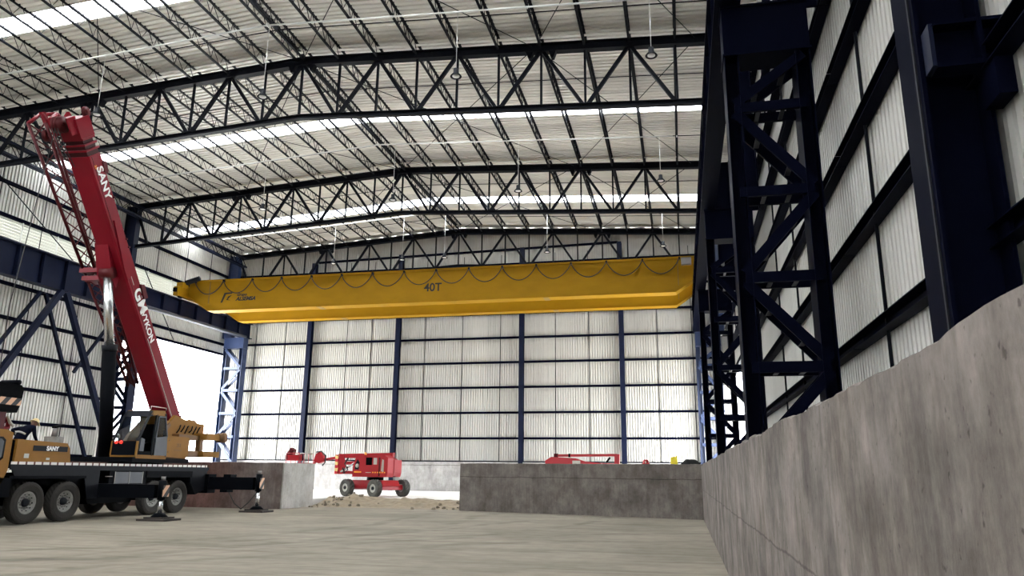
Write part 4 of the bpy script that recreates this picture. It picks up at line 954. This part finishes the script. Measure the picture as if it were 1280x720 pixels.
part('jib_bracket', 'boom_red', MB(SF).box(2.0, 2.65, -1.1, -0.2, 7.80, 7.95), jb)
for p, q in (((5.95, -0.55, 12.05), (5.55, -0.55, 12.55)), ((5.55, -0.55, 12.55), (4.95, -0.55, 12.35)), ((5.95, -1.15, 12.05), (5.55, -1.15, 12.55)), ((5.55, -0.55, 12.55), (5.55, -1.15, 12.55)), ((6.15, -0.55, 12.25), (5.5, -0.55, 11.9)), ((5.3, -0.55, 12.0), (4.7, -0.55, 12.75))):
    part('jib_tip_bar', 'boom_red', MB(SF).tube(p, q, 0.06, 7), jb)
part('jib_tip_plate', 'boom_red', MB(SF).prism([(5.95, 12.02), (6.2, 12.28), (6.05, 12.36), (5.8, 12.15)], lambda a, b, sd: (a, -0.62 + 0.1 * sd, b)), jb)
part('jib_tip_plate', 'boom_red', MB(SF).prism([(4.85, 12.5), (5.2, 12.62), (5.1, 12.85), (4.85, 12.75)], lambda a, b, sd: (a, -0.62 + 0.1 * sd, b)), jb)
part('jib_sheave', 'boom_red_dark', MB(SF).lathe([(0.04, -0.03), (0.2, -0.03), (0.17, 0), (0.2, 0.03), (0.04, 0.03)], (5.75, -0.6, 11.7), (0, 1, 0), 14), jb)
part('cross_link', 'boom_red_dark', MB(SF).tube((5.4, -0.6, 12.1), (4.6, -0.1, 12.0), 0.05, 6), jb)
part('cross_link', 'boom_red_dark', MB(SF).tube((4.4, -0.6, 11.5), (4.0, -0.1, 11.2), 0.05, 6), jb)

# ------------------------------------------------------------------ worker on the crane deck
def worker():
    X0 = -19.2
    P = {'pel': (0, 18.98, 2.36, .17, .14), 'sp1': (0, 19.08, 2.52, .165, .135), 'sp2': (0, 19.22, 2.66, .19, .14), 'nek': (0, 19.36, 2.74, .075, .07)}
    vs = []; rad = []; ed = []; ix = {}
    def v(k, p, r): ix[k] = len(vs); vs.append((X0 + p[0], p[1], p[2])); rad.append(r)
    def e(a, b): ed.append((ix[a], ix[b]))
    for k, p in P.items(): v(k, p[:3], p[3:])
    e('pel', 'sp1'); e('sp1', 'sp2'); e('sp2', 'nek')
    for s, q in ((1, 'r'), (-1, 'l')):
        v('hip' + q, (s * .12, 18.98, 2.28), (.105, .105)); v('kn' + q, (s * .15, 19.14 - (.06 if s < 0 else 0), 1.98), (.075, .075)); v('an' + q, (s * .15, 18.96, 1.68), (.055, .055)); v('ft' + q, (s * .16, 19.10, 1.645), (.045, .035))
        e('pel', 'hip' + q); e('hip' + q, 'kn' + q); e('kn' + q, 'an' + q); e('an' + q, 'ft' + q)
        el = (s * .27, 19.25 if s > 0 else 18.95, 2.48 if s > 0 else 2.62); wr = (s * .24, 19.42 if s > 0 else 19.15, 2.27 if s > 0 else 2.42)
        v('sh' + q, (s * .19, 19.28, 2.68), (.075, .075)); v('el' + q, el, (.052, .052)); v('wr' + q, wr, (.038, .038))
        e('sp2', 'sh' + q); e('sh' + q, 'el' + q); e('el' + q, 'wr' + q)
    me = bpy.data.meshes.new('person'); me.from_pydata(vs, ed, []); me.materials.append(MATS['overalls'])
    o = bpy.data.objects.new('person', me); C.objects.link(o)
    sk = o.modifiers.new('skin', 'SKIN'); sk.use_smooth_shade = True
    for i, r in enumerate(rad): me.skin_vertices[0].data[i].radius = r
    me.skin_vertices[0].data[0].use_root = True
    o.modifiers.new('sub', 'SUBSURF').levels = 2; o.modifiers['sub'].render_levels = 2
    tag(o, 'worker in dark overalls and cream hard hat bending over behind the engine hood', 'person')
    # head
    hc = Vector((X0, 19.46, 2.84)); fd = Vector((0, 0.86, -0.5)); ud = Vector((0, 0.5, 0.86))
    mb = MB(); n = 16; mrows = 10; vv = []
    for i in range(mrows + 1):
        ph = math.pi * i / mrows
        for j in range(n):
            t = 2 * math.pi * j / n; x = math.sin(ph) * math.cos(t) * .075; f = math.sin(ph) * math.sin(t) * .095; u = math.cos(ph) * .118
            if f > 0 and u < 0: x *= 1 + u * 2.2
            if abs(math.cos(t)) < .25 and f > .05 and -.04 < u < .02: f += .022
            vv.append(hc + Vector((x, 0, 0)) + fd * f + ud * u)
    mb.add(vv, [(i * n + j, i * n + (j + 1) % n, (i + 1) * n + (j + 1) % n, (i + 1) * n + j) for i in range(mrows) for j in range(n)], True)
    hdm = mb.build('head', 'skin', o)
    for s in (-1, 1):
        MB().lathe([(0, 0.012), (0.022, 0.008), (0.026, 0), (0, -0.006)], hc + Vector((s * .075, 0, 0)) + ud * -.01, (s, 0, 0), 10).build('ear', 'skin', hdm)
        MB().lathe([(0, 0.008), (0.008, 0.004), (0.010, 0)], hc + Vector((s * .03, 0, 0)) + fd * .085 + ud * .012, fd, 8).build('eye', 'print_black', hdm)
    MB().bar(hc + Vector((-.025, 0, 0)) + fd * .090 + ud * -.055, hc + Vector((.025, 0, 0)) + fd * .090 + ud * -.055, .012, .01).build('mouth', 'boom_red_dark', hdm)
    MB().lathe([(0.0, 0.155), (0.05, 0.148), (0.09, 0.115), (0.108, 0.06), (0.112, 0.035), (0.135, 0.028), (0.135, 0.02), (0.10, 0.022)], hc, ud, 20).build('hard_hat', 'hat_cream', o)
    MB().prism([(-0.09, 0.10), (0.09, 0.10), (0.05, 0.185), (-0.05, 0.185)], lambda a, b, sd: hc + Vector((a, 0, 0)) + fd * b + ud * (0.022 + 0.01 * sd)).build('hat_brim', 'hat_cream', o)
    MB().lathe([(0.155, -0.025), (0.178, -0.025), (0.178, 0.025), (0.155, 0.025)], (X0, 19.05, 2.47), (0, 0.5, 0.8), 20).build('reflective_belt', 'reflective', o)
    # gloves: palm and five fingers each
    for s, wr, dr in ((1, Vector((X0 + .24, 19.42, 2.27)), Vector((0, .25, -.97))), (-1, Vector((X0 - .24, 19.15, 2.42)), Vector((.2, .6, -.75)))):
        dr.normalize(); sd_ = dr.cross(Vector((0, 0, 1))).normalized() if abs(dr.z) < .99 else Vector((1, 0, 0)); nn = dr.cross(sd_)
        hv = [wr, wr + dr * .05, wr + dr * .09]; he = [(0, 1), (1, 2)]; hr = [.032, .036, .034]
        for k, (off, ln) in enumerate(((-.03, .065), (-.01, .078), (.011, .072), (.031, .055))):
            b = wr + dr * .095 + sd_ * off; m1 = b + dr * ln * .55 + nn * .008; m2 = b + dr * ln + nn * .028
            i0 = len(hv); hv += [b, m1, m2]; hr += [.0105, .0095, .008]; he += [(2, i0), (i0, i0 + 1), (i0 + 1, i0 + 2)]
        b = wr + dr * .035 - sd_ * .04; i0 = len(hv); hv += [b, b + dr * .03 - sd_ * .018 + nn * .01, b + dr * .055 - sd_ * .022 + nn * .02]; hr += [.013, .011, .009]; he += [(1, i0), (i0, i0 + 1), (i0 + 1, i0 + 2)]
        hm = bpy.data.meshes.new('hand'); hm.from_pydata([tuple(p) for p in hv], he, []); hm.materials.append(MATS['skin'])
        ho = link('hand', hm, o); ho.modifiers.new('skin', 'SKIN').use_smooth_shade = True
        for i, r in enumerate(hr): hm.skin_vertices[0].data[i].radius = (r, r)
        hm.skin_vertices[0].data[0].use_root = True
        sbm = ho.modifiers.new('sub', 'SUBSURF'); sbm.levels = 1; sbm.render_levels = 1
worker()

# ------------------------------------------------------------------ articulated boom lifts
def boom_lift_chassis(root, cx, cy, z, rdir, m='lift_red', full=True):
    r = Vector((rdir[0], rdir[1], 0)).normalized(); a = Vector((-r.y, r.x, 0)); M = Matrix(((r.x, a.x, 0, cx), (r.y, a.y, 0, cy), (0, 0, 1, z), (0, 0, 0, 1)))
    WB, TR, RW = 1.05, 0.92, 0.43
    MB(M).prism([(-1.15, 0.42), (1.15, 0.42), (1.25, 0.55), (1.1, 0.80), (-1.1, 0.80), (-1.25, 0.55)], lambda p, q, sd: (p, -0.55 + 1.1 * sd, q)).build('chassis', m, root)
    for sx in (-1, 1):
        MB(M).box(sx * WB - 0.16, sx * WB + 0.16, -0.78, 0.78, 0.34, 0.58).build('axle', m, root)
    for sx in (-1, 1):
        for sy in (-1, 1):
            w = MB(M).lathe([(0.20, -0.13), (0.36, -0.16), (0.41, -0.14), (RW, -0.12), (RW, -0.04), (RW, 0.04), (RW, 0.12), (0.41, 0.14), (0.36, 0.16), (0.20, 0.13)], (sx * WB, sy * TR, RW), (0, 1, 0), 36, lug=({3, 4, 5, 6}, 0.035)).build('wheel', 'rubber_dusty', root)
            MB(M).lathe([(0, -0.10 * 1), (0.22, -0.12), (0.24, -0.13), (0.22, 0.0), (0.24, 0.13), (0.22, 0.12), (0, 0.10)], (sx * WB, sy * TR, RW), (0, 1, 0), 20).build('rim', 'reflective', w)
            MB(M).lathe([(0, -0.17), (0.08, -0.16), (0.09, -0.09), (0.09, 0.09), (0.08, 0.16), (0, 0.17)], (sx * WB, sy * TR, RW), (0, 1, 0), 12).build('hub', 'chassis_grey', w)
    MB(M).lathe([(0, 0.80), (0.42, 0.80), (0.42, 0.95), (0, 0.95)], (0, 0, 0), (0, 0, 1), 20).build('slew_ring', 'black_steel', root)
    return M
zf = 0.30
bl = thing('boom_lift', (-15.0, 36.7, zf), 'red self-propelled boom lift with dusty tyres standing in the wall gap', 'lift')
boom_lift_chassis(bl, -15.22, 36.75, zf, (2.0, -1.0))
# turret body: faces along X
TX = Matrix.Translation((-15.1, 36.6, 0)) @ Matrix.Rotation(math.radians(-7), 4, 'Z')
body = MB(TX).prism([(-0.95, 1.26), (0.98, 1.26), (1.02, 1.45), (1.02, 2.18), (0.85, 2.30), (-0.50, 2.30), (-0.78, 2.22), (-0.95, 1.75)], lambda a, b, sd: (a, -0.75 + 0.62 * sd, b)).build('engine_cowl', 'lift_red', bl)
MB(TX).prism([(-0.85, 1.26), (0.95, 1.26), (1.0, 1.45), (1.0, 2.1), (-0.6, 2.2), (-0.85, 1.75)], lambda a, b, sd: (a, 0.25 + 0.5 * sd, b)).build('tank_cowl', 'lift_red', bl)
MB(TX).prism([(0.5, 1.3), (1.0, 1.3), (1.05, 1.5), (1.05, 2.1), (0.8, 2.25), (0.5, 2.25)], lambda a, b, sd: (a, -0.13 + 0.38 * sd, b)).build('counterweight', 'lift_red', bl)
MB(TX).box(-0.20, 0.14, -0.765, -0.745, 1.83, 2.20).build('control_panel', 'black_steel', body)
MB(TX).box(0.22, 0.42, -0.762, -0.748, 1.86, 2.18).build('notice_label', 'reflective', body)
MB(TX).prism([(-0.82, 1.62), (-0.60, 1.60), (-0.56, 1.95), (-0.68, 2.12), (-0.82, 1.85)], lambda a, b, sd: (a, -0.76 + 0.02 * sd, b)).build('vent_opening', 'chassis_grey', body)
MB(TX).lathe([(0, 0.0), (0.10, 0.0), (0.10, 0.02), (0, 0.02)], (-0.68, -0.765, 1.80), (0, -1, 0), 12).build('round_label', 'reflective', body)
MB(TX).box(-0.85, -0.45, -0.762, -0.748, 1.47, 1.52).build('label_strip', 'amber', body)
MB(TX).box(-0.2, 0.1, -0.762, -0.748, 1.46, 1.49).build('label_strip', 'reflective', body)
for k in range(6):
    MB(TX).box(0.18 + 0.13 * k, 0.24 + 0.13 * k, -0.762, -0.748, 1.45, 1.51).build('label_dot', 'amber', body)
MB(TX).box(0.52, 0.60, -0.762, -0.748, 1.3, 2.2).build('door_seam', 'boom_red_dark', body)
MB(TX).prism([(0.66, 1.55), (0.8, 1.5), (0.8, 2.08), (0.7, 2.12)], lambda a, b, sd: (a, -0.762 + 0.012 * sd, b)).build('emblem', 'reflective', body)
MB(TX).lathe([(0, 0.14), (0.05, 0.13), (0.06, 0.0), (0, 0)], (-0.40, -0.5, 2.32), (0, 0, 1), 12).build('beacon', 'amber', body)
# arms folded to the left
MB(TX).bar((0.9, 0.06, 2.34), (-2.25, 0.06, 2.28), 0.22, 0.22).build('upper_arm', 'lift_red', bl)
MB(TX).bar((0.3, 0.06, 1.98), (-2.2, 0.06, 1.92), 0.20, 0.16).build('middle_arm', 'lift_red', bl)
MB(TX).bar((0.3, 0.06, 1.42), (-2.2, 0.06, 1.48), 0.20, 0.16).build('lower_arm', 'lift_red', bl)
MB(TX).box(-2.36, -2.20, -0.16, 0.28, 1.38, 2.34).build('arm_knuckle', 'hazard_red', bl)
MB(TX).prism([(-2.2, 1.38), (-1.95, 1.38), (-1.75, 1.8), (-1.9, 2.3), (-2.2, 2.3)], lambda a, b, sd: (a, -0.10 + 0.05 * sd, b)).build('knuckle_plate', 'lift_red', bl)
MB(TX).path([(-1.6, -0.15, 2.2), (-1.75, -0.2, 1.9), (-1.55, -0.2, 1.6), (-1.75, -0.2, 1.45), (-1.9, -0.15, 1.7)], 0.035, 6).build('hose', 'cable_black', bl)
MB(TX).tube((-2.0, -0.14, 1.5), (-1.0, -0.14, 2.05), 0.05, 8).build('lift_cylinder', 'chrome', bl)
# jib and basket
MB(TX).bar((-2.3, 0.06, 2.22), (-3.35, 0.06, 2.06), 0.12, 0.13).build('jib', 'lift_red', bl)
MB(TX).prism([(-3.15, 2.0), (-3.4, 1.9), (-3.72, 2.02), (-3.6, 2.4), (-3.35, 2.5), (-3.2, 2.3)], lambda a, b, sd: (a, -0.08 + 0.28 * sd, b)).build('jib_rotator', 'lift_red', bl)
MB(TX).path([(-3.55, -0.1, 2.48), (-3.25, -0.12, 2.52), (-2.98, -0.12, 2.3), (-2.98, -0.12, 1.95), (-3.15, -0.1, 1.8)], 0.035, 6).build('hose', 'cable_black', bl)
MB(TX).bar((-3.65, 0.06, 2.0), (-4.25, 0.06, 1.45), 0.10, 0.10).build('basket_arm', 'lift_red', bl)
BK = TX @ Matrix.Translation((-4.62, 0.0, 1.35))
bk = MB(BK).box(-0.42, 0.42, -0.65, 0.65, 0.0, 0.05).build('basket_floor', 'lift_red', bl)
for sx in (-0.4, 0.4):
    for sy in (-0.63, -0.2, 0.2, 0.63):
        MB(BK).tube((sx, sy, 0.05), (sx, sy, 1.08 if sx > 0 else 1.0), 0.02, 6).build('basket_post', 'lift_red', bk)
    for zz in (0.55, 1.06):
        MB(BK).tube((sx, -0.63, zz), (sx, 0.63, zz), 0.022, 6).build('basket_rail', 'galvanised' if zz > 1 else 'lift_red', bk)
for sy in (-0.63, 0.63):
    for zz in (0.55, 1.06): MB(BK).tube((-0.4, sy, zz), (0.4, sy, zz), 0.022, 6).build('basket_rail', 'lift_red', bk)
MB(BK).box(-0.30, 0.42, -0.68, -0.4, 0.68, 0.98).build('tool_tray', 'lift_red', bk)
MB(BK).prism([(-0.55, 0.7), (-0.15, 0.85), (-0.08, 1.25), (-0.28, 1.35), (-0.55, 0.95)], lambda a, b, sd: (a, -0.5 + 0.25 * sd, b)).build('control_box', 'boom_red_dark', bk)

b2 = thing('boom_lift', (-5.0, 39.6, zf), 'red boom lift showing only its folded arm above the dark cross wall', 'lift')
boom_lift_chassis(b2, -5.0, 39.6, zf, (1.0, 0.1))
T2 = Matrix.Translation((-5.0, 39.5, 0))
c2 = MB(T2).prism([(-1.85, 1.2), (1.0, 1.2), (1.0, 2.05), (0.2, 2.12), (-0.3, 2.28), (-1.55, 2.34), (-1.85, 2.15)], lambda a, b, sd: (a, -0.75 + 0.6 * sd, b)).build('engine_cowl', 'lift_red', b2)
MB(T2).box(-0.45, -0.05, -0.76, -0.745, 2.0, 2.16).build('notice_label', 'reflective', c2)
MB(T2).prism([(-1.7, 1.2), (0.8, 1.2), (0.8, 2.0), (-1.7, 2.1)], lambda a, b, sd: (a, 0.2 + 0.55 * sd, b)).build('tank_cowl', 'lift_red', b2)
MB(T2).bar((-1.45, 0.0, 2.42), (1.75, 0.0, 2.46), 0.2, 0.13).build('upper_arm', 'lift_red', b2)
MB(T2).bar((-1.0, 0.0, 2.02), (1.8, 0.0, 1.98), 0.2, 0.14).build('lower_arm', 'lift_red', b2)
MB(T2).prism([(1.62, 1.9), (1.85, 1.9), (1.88, 2.5), (1.62, 2.52)], lambda a, b, sd: (a, -0.16 + 0.32 * sd, b)).build('arm_knuckle', 'lift_red', b2)
MB(T2).tube((1.2, -0.15, 2.08), (1.4, -0.15, 2.34), 0.05, 8).build('lift_cylinder', 'black_steel', b2)
MB(T2).box(-0.75, -0.65, -0.12, 0.12, 2.34, 2.52).build('arm_clamp', 'black_steel', b2)
MB(T2).box(-1.5, -1.3, -0.12, 0.12, 2.3, 2.52).build('pivot', 'boom_red_dark', b2)

# ------------------------------------------------------------------ small things on the walls
def wallpt(x): return 28.0 + (0.66 - x) / 9.71 * 2.9
xx = -0.30; yy = wallpt(xx) + 0.14
can = thing('yellow_can', (xx, yy, 1.87), 'small yellow can standing on the dark cross wall', 'can')
MB().prism([(-0.12, 0), (0.12, 0), (0.12, 0.22), (0.03, 0.28), (-0.12, 0.24)], lambda a, b, sd: (xx + a, yy - 0.07 + 0.14 * sd, 1.875 + b)).build('body', 'hi_yellow', can)
MB().tube((xx + 0.08, yy, 2.10), (xx + 0.10, yy, 2.17), 0.03, 8).build('cap', 'hi_yellow', can)
xx = -1.32; yy = wallpt(xx) + 0.15
ht = thing('hard_hat', (xx, yy, 1.87), 'small red hard hat lying on the dark cross wall', 'helmet')
MB().lathe([(0.0, 0.17), (0.06, 0.16), (0.11, 0.11), (0.125, 0.03), (0.16, 0.015), (0.16, 0.0), (0.12, 0.0)], (xx, yy, 1.885), (0, 0, 1), 18).build('shell', 'lift_red', ht)
MB().box(xx - 0.02, xx + 0.02, yy - 0.13, yy - 0.10, 1.90, 1.98).build('label_patch', 'reflective', ht)
def rag(x, y, z, sx, sy, label, seed, hh=0.16):
    rd = random.Random(seed); mb = MB(); n = 12; vs = []
    for j in range(n + 1):
        for i in range(n + 1):
            u = i / n * 2 - 1; v = j / n * 2 - 1; d = max(0, 1 - (u * u + v * v) ** 0.5)
            vs.append((x + u * sx * (1 + 0.1 * rd.uniform(-1, 1)), y + v * sy, z + hh * min(1, d * 2.2) + (0.02 * rd.uniform(-1, 1) if d > 0 else 0)))
    mb.add(vs, [(j * (n + 1) + i, j * (n + 1) + i + 1, (j + 1) * (n + 1) + i + 1, (j + 1) * (n + 1) + i) for j in range(n) for i in range(n)], True)
    return tag(mb.build('black_cloth', 'black_cloth'), label, 'cloth')
rag(0.28, 28.30, 1.88, 0.34, 0.16, 'crumpled black cloth lying on the far corner of the concrete walls', 5)
rag(0.80, 1.58, 1.86, 0.10, 0.14, 'crumpled black cloth lying on the near concrete wall, cut by the frame', 9, hh=0.05)
